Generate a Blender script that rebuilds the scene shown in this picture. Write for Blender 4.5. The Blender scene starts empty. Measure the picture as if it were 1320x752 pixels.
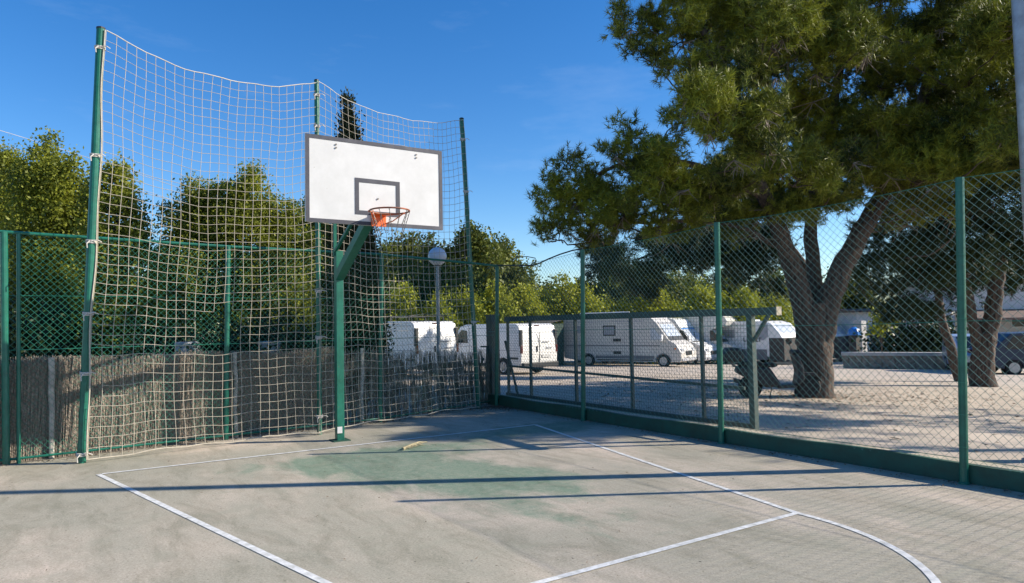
import bpy, bmesh, math, random
import numpy as np
from mathutils import Vector, Matrix
random.seed(7); rng = np.random.default_rng(7)
S = bpy.context.scene
COL = S.collection
rad = math.radians

# ------------------------------------------------------------------ camera
FPX, PITCH, ROLL, YAW = 893.34, 0.0496, -0.0195, 0.5715
CAM = np.array([-3.2496, -9.0483, 1.5581])
_cy, _sy, _cp, _sp = math.cos(YAW), math.sin(YAW), math.cos(PITCH), math.sin(PITCH)
FW = np.array([_sy*_cp, _cy*_cp, _sp]); _R = np.array([_cy, -_sy, 0.0]); _U = np.cross(_R, FW)
RT = math.cos(ROLL)*_R + math.sin(ROLL)*_U
UP = -math.sin(ROLL)*_R + math.cos(ROLL)*_U
cd = bpy.data.cameras.new('camera'); cam = bpy.data.objects.new('camera', cd); COL.objects.link(cam)
cd.sensor_width = 36; cd.lens = 36*FPX/1320; cd.clip_end = 3000; cd.clip_start = 0.05
M = Matrix(((RT[0], UP[0], -FW[0], CAM[0]), (RT[1], UP[1], -FW[1], CAM[1]), (RT[2], UP[2], -FW[2], CAM[2]), (0, 0, 0, 1)))
cam.matrix_world = M
S.camera = cam
# ------------------------------------------------------------------ world and sun
SUN_AZ, SUN_EL = -31.0, 28.5           # direction towards the sun, degrees from +X
w = bpy.data.worlds.new('World'); S.world = w; w.use_nodes = True
nt = w.node_tree; bg = nt.nodes['Background']
sky = nt.nodes.new('ShaderNodeTexSky'); sky.sky_type = 'NISHITA'; sky.sun_disc = False
sky.sun_elevation = rad(SUN_EL); sky.sun_rotation = rad(90 - SUN_AZ)
sky.altitude = 300; sky.air_density = 1.0; sky.dust_density = 0.3; sky.ozone_density = 3.0
# faint wisps of cloud, a pattern in the sky's own directions
tc = nt.nodes.new('ShaderNodeTexCoord'); mp = nt.nodes.new('ShaderNodeMapping'); mp.inputs['Scale'].default_value = (2.2, 2.2, 9.0)
no = nt.nodes.new('ShaderNodeTexNoise'); no.inputs['Scale'].default_value = 1.6; no.inputs['Detail'].default_value = 7; no.inputs['Roughness'].default_value = .62
cr = nt.nodes.new('ShaderNodeValToRGB'); cr.color_ramp.elements[0].position = .56; cr.color_ramp.elements[1].position = .86
cr.color_ramp.elements[1].color = (.10, .10, .10, 1)
mx = nt.nodes.new('ShaderNodeMixRGB'); mx.inputs['Color2'].default_value = (5.5, 6.2, 7.2, 1)
hs = nt.nodes.new('ShaderNodeHueSaturation'); hs.inputs['Saturation'].default_value = 1.34; hs.inputs['Hue'].default_value = .507
L = nt.links.new
L(tc.outputs['Generated'], mp.inputs['Vector']); L(mp.outputs[0], no.inputs['Vector']); L(no.outputs['Fac'], cr.inputs['Fac'])
L(sky.outputs[0], hs.inputs['Color']); L(hs.outputs[0], mx.inputs['Color1']); L(cr.outputs[0], mx.inputs['Fac']); L(mx.outputs[0], bg.inputs['Color'])
bg.inputs['Strength'].default_value = 0.115
sd = bpy.data.lights.new('sun', 'SUN'); sd.energy = 5.0; sd.angle = rad(.5); sd.color = (1, .90, .76)
so = bpy.data.objects.new('sun', sd); COL.objects.link(so)
sv = Vector((math.cos(rad(SUN_EL))*math.cos(rad(SUN_AZ)), math.cos(rad(SUN_EL))*math.sin(rad(SUN_AZ)), math.sin(rad(SUN_EL))))
so.rotation_euler = sv.to_track_quat('Z', 'Y').to_euler(); so.location = (20, -15, 20)
S.view_settings.view_transform = 'Standard'; S.view_settings.look = 'None'; S.view_settings.exposure = 0.72; S.view_settings.gamma = 1
S.view_settings.use_curve_mapping = False
S.cycles.max_bounces = 6; S.cycles.transparent_max_bounces = 8

# ------------------------------------------------------------------ measuring helpers
def ray(u, v): return FW + RT*(u-660)/FPX - UP*(v-376)/FPX
def at(u, v, D): return CAM + ray(u, v)*D
def terrain(x, y):
    if x < 4.1: z = -0.02
    else: z = 0.05 - .032*max(0, min(x, 34)-5.0)
    if y > 3.2: z -= .014*(min(y, 34)-3.2)
    return z
def ground(u, v, z=None):
    d = ray(u, v)
    if z is not None: return CAM + d*(z-CAM[2])/d[2]
    zz = 0.0
    for _ in range(40):
        p = CAM + d*(zz-CAM[2])/d[2]; zz = .5*zz + .5*terrain(p[0], p[1])
    return p
def on_wall(u, v, a, b):
    a = np.array(a[:2], float); b = np.array(b[:2], float); n = np.array([-(b-a)[1], (b-a)[0]])
    d = ray(u, v); t = ((a-CAM[:2])@n)/(d[:2]@n); return CAM + d*t
def project(P):
    d = np.asarray(P)-CAM; z = d@FW; return 660+FPX*(d@RT)/z, 376-FPX*(d@UP)/z
def depth(P): return (np.asarray(P)-CAM)@FW

# ------------------------------------------------------------------ object helpers
def tag(o, label=None, cat=None, group=None, kind=None):
    if label: o['label'] = label
    if cat: o['category'] = cat
    if group: o['group'] = group
    if kind: o['kind'] = kind
    return o
def thing(name, label, cat, loc=(0, 0, 0), rz=0, group=None):
    o = bpy.data.objects.new(name, None); COL.objects.link(o); o.empty_display_size = .2
    o.location = loc; o.rotation_euler = (0, 0, rz); return tag(o, label, cat, group)
class MB:
    """collects vertices and faces; build() links them as one mesh object"""
    def __init__(s): s.v = []; s.f = []
    def add(s, vs, fs):
        o = len(s.v); s.v += [tuple(p) for p in vs]; s.f += [tuple(i+o for i in f) for f in fs]; return s
    def box(s, c, d, rz=0, ax=None):
        c = Vector(c); h = Vector(d)/2; R = Matrix.Rotation(rz, 3, 'Z') if ax is None else ax
        vs = [c + R @ Vector((h.x*i, h.y*j, h.z*k)) for i in (-1, 1) for j in (-1, 1) for k in (-1, 1)]
        return s.add(vs, [(0, 1, 3, 2), (4, 6, 7, 5), (0, 4, 5, 1), (2, 3, 7, 6), (0, 2, 6, 4), (1, 5, 7, 3)])
    def beam(s, a, b, wd, ht):
        a = Vector(a); b = Vector(b); d = (b-a).normalized(); up = Vector((0, 0, 1)) if abs(d.z) < .97 else Vector((0, 1, 0))
        y = up.cross(d).normalized(); z = d.cross(y)
        return s.box((a+b)/2, ((b-a).length, wd, ht), ax=Matrix((d, y, z)).transposed())
    def tube(s, pts, r, n=6, cap=True):
        pts = [Vector(p) for p in pts]; rs = r if hasattr(r, '__len__') else [r]*len(pts)
        o = len(s.v); m = len(pts); ref = None
        for i, p in enumerate(pts):
            d = (pts[min(i+1, m-1)]-pts[max(i-1, 0)])
            d = d.normalized() if d.length > 1e-9 else Vector((0, 0, 1))
            if ref is None: ref = Vector((0, 0, 1)) if abs(d.z) < .9 else Vector((1, 0, 0))
            x = ref.cross(d); x = x.normalized() if x.length > 1e-6 else Vector((1, 0, 0)); y = d.cross(x); ref = y
            for k in range(n):
                t = 2*math.pi*k/n; s.v.append(tuple(p + (x*math.cos(t)+y*math.sin(t))*rs[i]))
        for i in range(m-1):
            for k in range(n):
                a = o+i*n+k; b = o+i*n+(k+1) % n; s.f.append((a, b, b+n, a+n))
        if cap and n > 2: s.f.append(tuple(o+k for k in range(n))[::-1]); s.f.append(tuple(o+(m-1)*n+k for k in range(n)))
        return s
    def prism(s, poly, y0, y1):          # poly in (x, z), extruded along y
        n = len(poly); vs = [(x, y0, z) for x, z in poly]+[(x, y1, z) for x, z in poly]
        fs = [tuple(range(n))[::-1], tuple(range(n, 2*n))]+[(i, (i+1) % n, (i+1) % n+n, i+n) for i in range(n)]
        return s.add(vs, fs)
    def lathe(s, prof, c=(0, 0, 0), n=20, axis='Z'):
        o = len(s.v)
        for r, z in prof:
            for k in range(n):
                t = 2*math.pi*k/n; a, b = r*math.cos(t), r*math.sin(t)
                p = (a, b, z) if axis == 'Z' else (a, z, b)
                s.v.append((c[0]+p[0], c[1]+p[1], c[2]+p[2]))
        for i in range(len(prof)-1):
            for k in range(n): a = o+i*n+k; b = o+i*n+(k+1) % n; s.f.append((a, b, b+n, a+n))
        s.f.append(tuple(o+k for k in range(n))[::-1]); s.f.append(tuple(o+(len(prof)-1)*n+k for k in range(n)))
        return s
    def build(s, name, mat, parent=None, smooth=False, bevel=0, label=None):
        me = bpy.data.meshes.new(name); me.from_pydata(s.v, [], s.f)
        if bevel:
            bm = bmesh.new(); bm.from_mesh(me); bmesh.ops.recalc_face_normals(bm, faces=bm.faces)
            es = [e for e in bm.edges if len(e.link_faces) == 2 and e.calc_face_angle(0) > .12]
            bmesh.ops.bevel(bm, geom=es, offset=bevel, segments=2, affect='EDGES', profile=.6, clamp_overlap=True)
            bm.to_mesh(me); bm.free()
        else:
            bm = bmesh.new(); bm.from_mesh(me); bmesh.ops.recalc_face_normals(bm, faces=bm.faces); bm.to_mesh(me); bm.free()
        if smooth: me.polygons.foreach_set('use_smooth', [True]*len(me.polygons))
        if mat: me.materials.append(mat)
        o = bpy.data.objects.new(name, me); COL.objects.link(o)
        if parent: o.parent = parent
        if label: o['label'] = label
        return o
def copy_tree(o, parent=None):
    c = o.copy(); COL.objects.link(c)
    if parent: c.parent = parent
    for ch in list(o.children): copy_tree(ch, c)
    return c
def np_mesh(name, V, nper, mat, parent=None):
    """V (N*nper,3): N separate faces of nper corners"""
    N = len(V)//nper; me = bpy.data.meshes.new(name)
    me.vertices.add(len(V)); me.vertices.foreach_set('co', np.ascontiguousarray(V, dtype=np.float32).ravel())
    me.loops.add(len(V)); me.loops.foreach_set('vertex_index', np.arange(len(V), dtype=np.int32))
    me.polygons.add(N); me.polygons.foreach_set('loop_start', np.arange(0, len(V), nper, dtype=np.int32))
    me.update(calc_edges=True); me.materials.append(mat)
    o = bpy.data.objects.new(name, me); COL.objects.link(o)
    if parent: o.parent = parent
    return o

# ------------------------------------------------------------------ materials
def srgb(r, g, b):
    f = lambda c: (c/255/12.92) if c/255 <= .04045 else ((c/255+.055)/1.055)**2.4
    return (f(r), f(g), f(b), 1)
def mat(name, col, rough=.6, var=.15, scale=6., metal=0., bump=0., col2=None, spec=.5, stretch=None, detail=6):
    m = bpy.data.materials.new(name); m.use_nodes = True; t = m.node_tree; b = t.nodes['Principled BSDF']
    b.inputs['Roughness'].default_value = rough; b.inputs['Metallic'].default_value = metal
    b.inputs['Specular IOR Level'].default_value = spec
    c1 = tuple(col[:3]); c2 = tuple(col2[:3]) if col2 else tuple(max(0, c*(1-var*2)) for c in c1)
    tc = t.nodes.new('ShaderNodeTexCoord'); mp = t.nodes.new('ShaderNodeMapping')
    if stretch: mp.inputs['Scale'].default_value = stretch
    n = t.nodes.new('ShaderNodeTexNoise'); n.inputs['Scale'].default_value = scale; n.inputs['Detail'].default_value = detail
    n.inputs['Roughness'].default_value = .65
    r = t.nodes.new('ShaderNodeValToRGB'); r.color_ramp.elements[0].position = .35; r.color_ramp.elements[1].position = .65
    r.color_ramp.elements[0].color = (*c2, 1); r.color_ramp.elements[1].color = (*c1, 1)
    l = t.links.new; l(tc.outputs['Object'], mp.inputs[0]); l(mp.outputs[0], n.inputs['Vector']); l(n.outputs['Fac'], r.inputs['Fac']); l(r.outputs[0], b.inputs['Base Color'])
    if bump:
        bu = t.nodes.new('ShaderNodeBump'); bu.inputs['Strength'].default_value = bump; bu.inputs['Distance'].default_value = .02
        l(n.outputs['Fac'], bu.inputs['Height']); l(bu.outputs[0], b.inputs['Normal'])
    return m
def leaf_mat(name, c_dark, c_light, trans=.35, rough=.55, cscale=1.2, straw=None):
    m = bpy.data.materials.new(name); m.use_nodes = True; t = m.node_tree; l = t.links.new
    b = t.nodes['Principled BSDF']; b.inputs['Roughness'].default_value = rough; b.inputs['Specular IOR Level'].default_value = .3
    g = t.nodes.new('ShaderNodeNewGeometry'); tc = t.nodes.new('ShaderNodeTexCoord')
    n = t.nodes.new('ShaderNodeTexNoise'); n.inputs['Scale'].default_value = cscale; n.inputs['Detail'].default_value = 3
    l(tc.outputs['Object'], n.inputs['Vector'])
    ma = t.nodes.new('ShaderNodeMath'); ma.operation = 'MULTIPLY_ADD'; ma.inputs[1].default_value = .55
    l(g.outputs['Random Per Island'], ma.inputs[0])
    mb = t.nodes.new('ShaderNodeMath'); mb.operation = 'MULTIPLY_ADD'; mb.inputs[1].default_value = 1.6; mb.inputs[2].default_value = -.58
    l(n.outputs['Fac'], mb.inputs[0]); l(mb.outputs[0], ma.inputs[2])
    r = t.nodes.new('ShaderNodeValToRGB'); r.color_ramp.elements[0].color = (*c_dark, 1); r.color_ramp.elements[1].color = (*c_light, 1)
    r.color_ramp.elements[0].position = .1; r.color_ramp.elements[1].position = .85
    if straw:
        e = r.color_ramp.elements.new(.97); e.color = (*straw, 1)
    l(ma.outputs[0], r.inputs['Fac']); l(r.outputs[0], b.inputs['Base Color'])
    tr = t.nodes.new('ShaderNodeBsdfTranslucent'); l(r.outputs[0], tr.inputs['Color'])
    mx = t.nodes.new('ShaderNodeMixShader'); mx.inputs[0].default_value = trans
    l(b.outputs[0], mx.inputs[1]); l(tr.outputs[0], mx.inputs[2]); l(mx.outputs[0], t.nodes['Material Output'].inputs['Surface'])
    return m
GREEN = (.012, .165, .105)
m_green = mat('green_paint', (.008, .135, .088), .38, .12, 9, bump=.05, col2=(.005, .09, .06))
def weather(m, chip=(.16, .085, .05), fade=(.045, .20, .15)):
    t = m.node_tree; l = t.links.new; b = t.nodes['Principled BSDF']; src = b.inputs['Base Color'].links[0].from_socket
    g = t.nodes.new('ShaderNodeNewGeometry')
    def nz(sc, p0, p1, det):
        n = t.nodes.new('ShaderNodeTexNoise'); n.inputs['Scale'].default_value = sc; n.inputs['Detail'].default_value = det; n.inputs['Roughness'].default_value = .7
        r = t.nodes.new('ShaderNodeValToRGB'); r.color_ramp.elements[0].position = p0; r.color_ramp.elements[1].position = p1
        l(g.outputs['Position'], n.inputs['Vector']); l(n.outputs['Fac'], r.inputs['Fac']); return r.outputs[0]
    def mx(f, a, c):
        x = t.nodes.new('ShaderNodeMixRGB'); l(f, x.inputs[0]); l(a, x.inputs[1]); x.inputs[2].default_value = (*c, 1); return x.outputs[0]
    o1 = mx(nz(2.3, .5, .75, 5), src, fade); o2 = mx(nz(16, .67, .70, 7), o1, chip); l(o2, b.inputs['Base Color'])
weather(m_green, fade=(.016, .15, .105))
m_wire = mat('green_wire', (.03, .22, .15), .4, .1, 3)
m_wire2 = mat('green_wire_pale', (.12, .25, .21), .35, .2, 4)  # paler green than the back fence wire
m_gate = mat('gate_paint', (.04, .075, .07), .5, .2, 5, bump=.1, col2=(.06, .08, .065))
m_rope = mat('rope', (.50, .45, .36), .85, .12, 30)
m_rope2 = mat('rope_tie', (.58, .55, .50), .85, .1, 30)
m_board = mat('board_white', (.62, .62, .615), .4, .05, 4, col2=(.55, .55, .54))
m_boardgrey = mat('board_grey', (.05, .052, .07), .6, .1, 20)
weather(m_boardgrey, (.15, .15, .16), (.10, .10, .12)); weather(m_board, (.38, .36, .33), (.54, .54, .53))
m_orange = mat('ring_orange', (.85, .16, .03), .4, .15, 30)
m_rim_rust = mat('rusty_ring', (.38, .10, .035), .55, .2, 12, col2=(.10, .055, .04))
m_steel = mat('old_steel', (.28, .25, .22), .45, .25, 25, metal=.7)
m_galv = mat('galvanised', (.42, .43, .44), .45, .15, 8, metal=.35, col2=(.30, .30, .31))
m_concrete = mat('bare_concrete', (.50, .44, .33), .9, .15, 5, bump=.4)
m_kerb = mat('kerb_green', (.015, .085, .058), .7, .2, 4, bump=.5, col2=(.02, .055, .036))
m_line = mat('line_paint', (.74, .75, .74), .8, .1, 14, bump=.1, col2=(.46, .47, .44))
m_cane = mat('heather', (.50, .43, .35), .95, .3, 40, col2=(.20, .16, .125), bump=.6)
m_reed = mat('reed', (.44, .39, .32), .95, .3, 9, col2=(.12, .10, .08))
m_stake = mat('stake', (.52, .48, .42), .85, .2, 10, bump=.4)
m_bark = mat('pine_bark', (.135, .098, .075), .95, .3, 7, bump=1.8, col2=(.035, .027, .023), stretch=(3, 3, .8), detail=10)
m_bark2 = mat('mossy_bark', (.22, .18, .09), .95, .3, 5, bump=.9, col2=(.09, .075, .04), stretch=(2, 2, .8))
m_twig = mat('dry_twig', (.26, .21, .17), .9, .2, 10)
m_needle = leaf_mat('pine_needles', (.009, .030, .012), (.31, .335, .032), .14, .5, .9)  # ramp ends coloured like shaded and sunlit needles, spread by noise
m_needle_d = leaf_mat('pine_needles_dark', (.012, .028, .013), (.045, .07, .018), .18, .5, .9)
m_leaf = leaf_mat('evergreen_leaf', (.075, .105, .018), (.29, .315, .035), .45, .5, 1.1)
m_leaf2 = leaf_mat('grove_leaf', (.035, .058, .016), (.19, .215, .035), .34, .55, .35)
m_leafy = leaf_mat('lime_leaf', (.13, .17, .012), (.42, .43, .035), .35, .55, .5)
m_cyp = leaf_mat('cypress_leaf', (.018, .030, .010), (.06, .07, .022), .12, .7, 2.)
m_hedge = leaf_mat('dark_leaf', (.008, .020, .008), (.03, .055, .014), .15, .5, 1.)
m_white = mat('white_paint', (.78, .78, .77), .28, .02, 2)
m_putty = mat('off_white_paint', (.62, .59, .54), .35, .05, 2)
m_cream = mat('cream_paint', (.66, .64, .58), .3, .04, 2)
m_silver = mat('silver_paint', (.42, .45, .50), .25, .05, 2, metal=.4)
m_navy = mat('navy_paint', (.015, .03, .065), .45, .1, 2)
m_black = mat('black_plastic', (.015, .015, .017), .5, .1, 10)
m_rubber = mat('rubber', (.018, .018, .018), .85, .1, 10)
m_rim = mat('alloy', (.45, .45, .46), .35, .1, 10, metal=.6)
m_glass = mat('dark_glass', (.02, .025, .03), .15, .1, 2, spec=.5)
m_screen = mat('screen_cover', (.55, .60, .66), .25, .1, 3)
m_blue = mat('blue_trim', (.03, .22, .62), .4, .1, 3)
m_red = mat('tail_light', (.10, .012, .01), .2, .1, 3)
m_amber = mat('amber_lens', (.8, .22, .02), .2, .1, 3)
m_lens = mat('lamp_lens', (.55, .56, .58), .12, .1, 3, spec=.8)
m_dark_grey = mat('dark_grey', (.075, .07, .065), .9, .15, 3, bump=.3)
m_dull_grey = mat('dull_grey', (.20, .20, .21), .8, .1, 3)
m_grey = mat('light_grey', (.36, .37, .40), .7, .1, 3)
m_stone = mat('rubble_stone', (.34, .31, .26), .95, .3, 5, bump=1., col2=(.14, .14, .11))
m_cap = mat('wall_cap', (.48, .47, .45), .9, .1, 3, bump=.3)
m_wallw = mat('house_render', (.58, .56, .55), .9, .06, 1.5)
m_roof = mat('roof_tile', (.20, .14, .11), .9, .25, 6, bump=.5)
m_globe = mat('milk_globe', (.68, .70, .74), .3, .05, 3)
m_dry = mat('dry_palm', (.42, .36, .22), .9, .2, 20)
m_litter = mat('dead_leaf', (.20, .14, .09), .95, .3, 20)

# ------------------------------------------------------------------ ground
def court_mat():
    m = bpy.data.materials.new('court_surface'); m.use_nodes = True; t = m.node_tree; l = t.links.new; b = t.nodes['Principled BSDF']
    b.inputs['Roughness'].default_value = .92; b.inputs['Specular IOR Level'].default_value = .25
    tc = t.nodes.new('ShaderNodeTexCoord')
    def noise(sc, det, ro, rot=0, st=(1, 1, 1), dist=0):
        mp = t.nodes.new('ShaderNodeMapping'); mp.inputs['Rotation'].default_value = (0, 0, rot); mp.inputs['Scale'].default_value = st
        n = t.nodes.new('ShaderNodeTexNoise'); n.inputs['Scale'].default_value = sc; n.inputs['Detail'].default_value = det; n.inputs['Roughness'].default_value = ro
        n.inputs['Distortion'].default_value = dist
        l(tc.outputs['Object'], mp.inputs[0]); l(mp.outputs[0], n.inputs['Vector']); return n.outputs['Fac']
    def ramp(x, p0, p1, c0=(0, 0, 0, 1), c1=(1, 1, 1, 1)):
        r = t.nodes.new('ShaderNodeValToRGB'); r.color_ramp.elements[0].position = p0; r.color_ramp.elements[1].position = p1
        r.color_ramp.elements[0].color = c0; r.color_ramp.elements[1].color = c1; l(x, r.inputs['Fac']); return r.outputs[0]
    def mix(f, a, c, mode='MIX'):
        x = t.nodes.new('ShaderNodeMixRGB'); x.blend_type = mode
        for i, q in ((0, f), (1, a), (2, c)):
            if isinstance(q, (tuple, float)): x.inputs[i].default_value = q
            else: l(q, x.inputs[i])
        return x.outputs[0]
    def math_(op, a, c):
        x = t.nodes.new('ShaderNodeMath'); x.operation = op; x.use_clamp = (op == 'ADD' or op == 'MULTIPLY')
        for i, q in ((0, a), (1, c)):
            if isinstance(q, float): x.inputs[i].default_value = q
            else: l(q, x.inputs[i])
        return x.outputs[0]
    big = noise(.55, 8, .62, .3, (1, .55, 1), .4)
    base = mix(ramp(big, .43, .66), (.36, .335, .265, 1), (.56, .475, .385, 1))      # greenish worn film, spread wider to stand in for fence mesh shadow / bare concrete
    streak = noise(1.1, 8, .7, -.57, (1, .28, 1))
    base = mix(math_('MULTIPLY', ramp(streak, .48, .66), .55), base, (.29, .29, .23, 1))
    # green paint that survives in the key
    def ell(c, rx, ry, ang):
        mp = t.nodes.new('ShaderNodeMapping'); mp.vector_type = 'TEXTURE'; mp.inputs['Location'].default_value = (c[0], c[1], 0); mp.inputs['Rotation'].default_value = (0, 0, ang); mp.inputs['Scale'].default_value = (rx, ry, 1)
        g = t.nodes.new('ShaderNodeTexGradient'); g.gradient_type = 'SPHERICAL'; l(tc.outputs['Object'], mp.inputs[0]); l(mp.outputs[0], g.inputs[0]); return g.outputs['Fac']
    g1 = ell(ground(575, 612, 0), 1.05, 2.3, .50); g2 = ell(ground(500, 585, 0), 2.3, .9, .0); g3 = ell(ground(720, 668, 0), .6, 2.0, .45); g4 = ell(ground(700, 552, 0), 1.6, .8, .0)
    gs = math_('ADD', math_('MULTIPLY', g1, .8), math_('MULTIPLY', g2, .55)); gs = math_('ADD', gs, math_('MULTIPLY', g3, .3)); gs = math_('ADD', gs, math_('MULTIPLY', g4, .7))
    edge = noise(2.3, 9, .68, .5, (1, .5, 1), .5)
    gm = ramp(math_('ADD', gs, math_('MULTIPLY', edge, .9)), .60, .80)
    fine = noise(14, 6, .75)
    gm = math_('MULTIPLY', gm, ramp(fine, .28, .55, (.55, .55, .55, 1)))
    base = mix(math_('MULTIPLY', gm, .85), base, (.135, .225, .155, 1))
    # grain, specks, faint dark stains
    grain = noise(60, 6, .85); base = mix(1.0, base, ramp(grain, .28, .72, (.55, .55, .55, 1), (1.42, 1.42, 1.42, 1)), 'MULTIPLY')
    st = noise(3.3, 9, .75, .9, (1, .35, 1), .8); base = mix(1.0, base, ramp(st, .36, .54, (.74, .75, .72, 1), (1, 1, 1, 1)), 'MULTIPLY')
    sp = noise(38, 3, .6); base = mix(1.0, base, ramp(sp, .29, .36, (.45, .45, .42, 1), (1, 1, 1, 1)), 'MULTIPLY')
    sm = noise(5.5, 7, .7, .2, (.35, 1, 1), .6); base = mix(math_('MULTIPLY', ramp(sm, .5, .68), .5), base, (.30, .30, .23, 1))
    l(base, b.inputs['Base Color'])
    bu = t.nodes.new('ShaderNodeBump'); bu.inputs['Strength'].default_value = .35; bu.inputs['Distance'].default_value = .006
    l(grain, bu.inputs['Height']); l(bu.outputs[0], b.inputs['Normal'])
    return m
m_court = court_mat()
m_lot = mat('lot_gravel', (.52, .44, .35), .95, .1, .8, bump=.3, col2=(.38, .325, .26), detail=14)
FA = [(-7.4, 1.10), (-3.90, 1.40), (-1.29, 1.69), (1.18, 1.95), (4.05, 3.02)]        # line of the back fence
# terrain sheet
xs = np.unique(np.concatenate([np.arange(-400, -40, 40), np.arange(-40, 4, 2), [3.9, 4.09, 4.11], np.arange(5, 40, 1.), np.arange(40, 100, 10), np.arange(100, 900, 80)]))
ys = np.unique(np.concatenate([np.arange(-400, -40, 40), np.arange(-40, 3, 2), [3.2], np.arange(4, 40, 1.), np.arange(40, 100, 10), np.arange(100, 900, 80)]))
g = MB()
for y in ys:
    for x in xs:
        bump = 0.015*math.sin(x*.9+y*.4)*math.cos(y*.7) if x > 5 else 0
        g.v.append((x, y, terrain(x, y)+bump))
nx = len(xs)
for j in range(len(ys)-1):
    for i in range(nx-1): a = j*nx+i; g.f.append((a, a+1, a+nx+1, a+nx))
tag(g.build('ground', m_lot, smooth=True), kind='structure')
g = MB(); cs = [(-30, -40), (3.87, -40), (3.87, 3.05)]+[(x, y+.12) for x, y in FA[::-1]][1:]+[(-30, 1.1)]
g.add([(x, y, 0) for x, y in cs], [tuple(range(len(cs)))])
tag(g.build('court', m_court), kind='structure')
# painted lines: one marking network
A2 = ground(127, 612, 0); B2 = ground(690, 548, 0); C2 = ground(1028, 662, 0); hw = .027
E2 = np.array([A2[0]+(ground(420, 752, 0)-A2)[0]*1.55, A2[1]+(ground(420, 752, 0)-A2)[1]*1.55, 0])
Lend = ground(695, 752, 0)
g = MB()
def strip(a, b, z=.004, w=hw, ext=0, mb=None, seg=1):
    a = np.array(a[:2]); b = np.array(b[:2]); d = (b-a)/np.linalg.norm(b-a); n = np.array([-d[1], d[0]])*w; a = a-d*ext; b = b+d*ext
    (mb or g).add([(*(a+n), z), (*(a-n), z), (*(b-n), z), (*(b+n), z)], [(0, 1, 2, 3)])
def polystrip(pts, z=.004, w=hw):
    pts = [np.array(p[:2]) for p in pts]; vs = []
    for i, p in enumerate(pts):
        d = pts[min(i+1, len(pts)-1)]-pts[max(i-1, 0)]; d = d/np.linalg.norm(d); n = np.array([-d[1], d[0]])*w
        vs += [(*(p+n), z), (*(p-n), z)]
    g.add(vs, [(2*i, 2*i+1, 2*i+3, 2*i+2) for i in range(len(pts)-1)])
# key outline with mitred corners: left side, baseline, right side
polystrip([E2, A2]); 
strip(A2+(B2-A2)*.006, B2, z=.0055)
fl = (Lend-C2)/np.linalg.norm(Lend-C2); cc = C2+fl*1.74
arc = [C2+(B2-C2)*t for t in np.linspace(1, .0, 12)]
nn = np.array([fl[1], -fl[0], 0]); nn = nn if nn[1] < 0 else -nn
arc += [cc - fl*1.74*math.cos(t) + nn*1.74*math.sin(t) for t in np.linspace(0, math.pi, 40)][1:]
polystrip(arc); strip(C2+fl*.02, C2+fl*3.47, z=.0055)
tag(g.build('court_markings', m_line), kind='structure')

# ------------------------------------------------------------------ low kerb wall + right fence
def wavy(s, z): return .012*math.sin(s*1.7+z*1.1)+.010*math.sin(s*3.9-z*2.3)
def chain_link(path, z0, z1, pitch=.07, r=.0019, amp=1., zt=None):
    """diamond mesh along a polyline"""
    P = [np.array(p, float) for p in path]; ln = [0]
    for a, b in zip(P, P[1:]): ln.append(ln[-1]+np.linalg.norm(b-a))
    T = ln[-1]; H = z1-z0; mb = MB()
    def pt(s, z):
        i = max(0, min(len(P)-2, int(np.searchsorted(ln, s, side='right'))-1)); d = (P[i+1]-P[i])/(ln[i+1]-ln[i]); q = P[i]+d*(s-ln[i])
        off = wavy(s, z)*amp; zz = z
        if zt: zz = z0+(z-z0)*(zt(s)-z0)/H
        return (q[0]-d[1]*off, q[1]+d[0]*off, zz)
    k = -H
    while k < T:
        for sg in (1, -1):
            zs = np.linspace(0, H, max(3, int(H/.3)+1)); pts = []
            for z in zs:
                s = k+z if sg == 1 else k+H-z
                if 0 <= s <= T: pts.append(pt(s, z0+z))
            if len(pts) > 1: mb.tube(pts, r*(1.15 if sg == -1 else .75), 3, cap=False)  # one diagonal made thicker to imitate light catching the weave
        k += pitch
    return mb
kw = thing('kerb_wall', 'low green painted concrete kerb wall along foot of the right wire fence', 'low wall', (3.97, -3, 0))
def rel(o, ch):
    ch.parent = o; ch.matrix_parent_inverse = Matrix.Translation(-Vector(o.location)); return ch
b = MB()
n = 36
for i in range(n):
    y0 = 3.0-i*.5; y1 = y0-.5
    t0 = .185+.012*math.sin(i*1.3)+.012*(y0 > 0); t1 = .185+.012*math.sin((i+1)*1.3)+.012*(y1 > 0)
    x0 = 3.875+.008*math.sin(i*2.1); x1 = 3.875+.008*math.sin((i+1)*2.1)
    b.add([(x0, y0, -.05), (3.93, y0, -.05), (3.93, y0, t0), (x0, y0, t0), (x1, y1, -.05), (3.93, y1, -.05), (3.93, y1, t1), (x1, y1, t1)],
          [(0, 3, 7, 4), (3, 2, 6, 7), (1, 5, 6, 2)]+([(0, 1, 2, 3)] if i == 0 else [])+([(4, 7, 6, 5)] if i == n-1 else []))
rel(kw, b.build('painted_wall', m_kerb))
b = MB(); b.box((4.042, -6, .065), (.216, 17.9, .23)); rel(kw, b.build('concrete_footing', m_concrete, bevel=.01))

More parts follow.
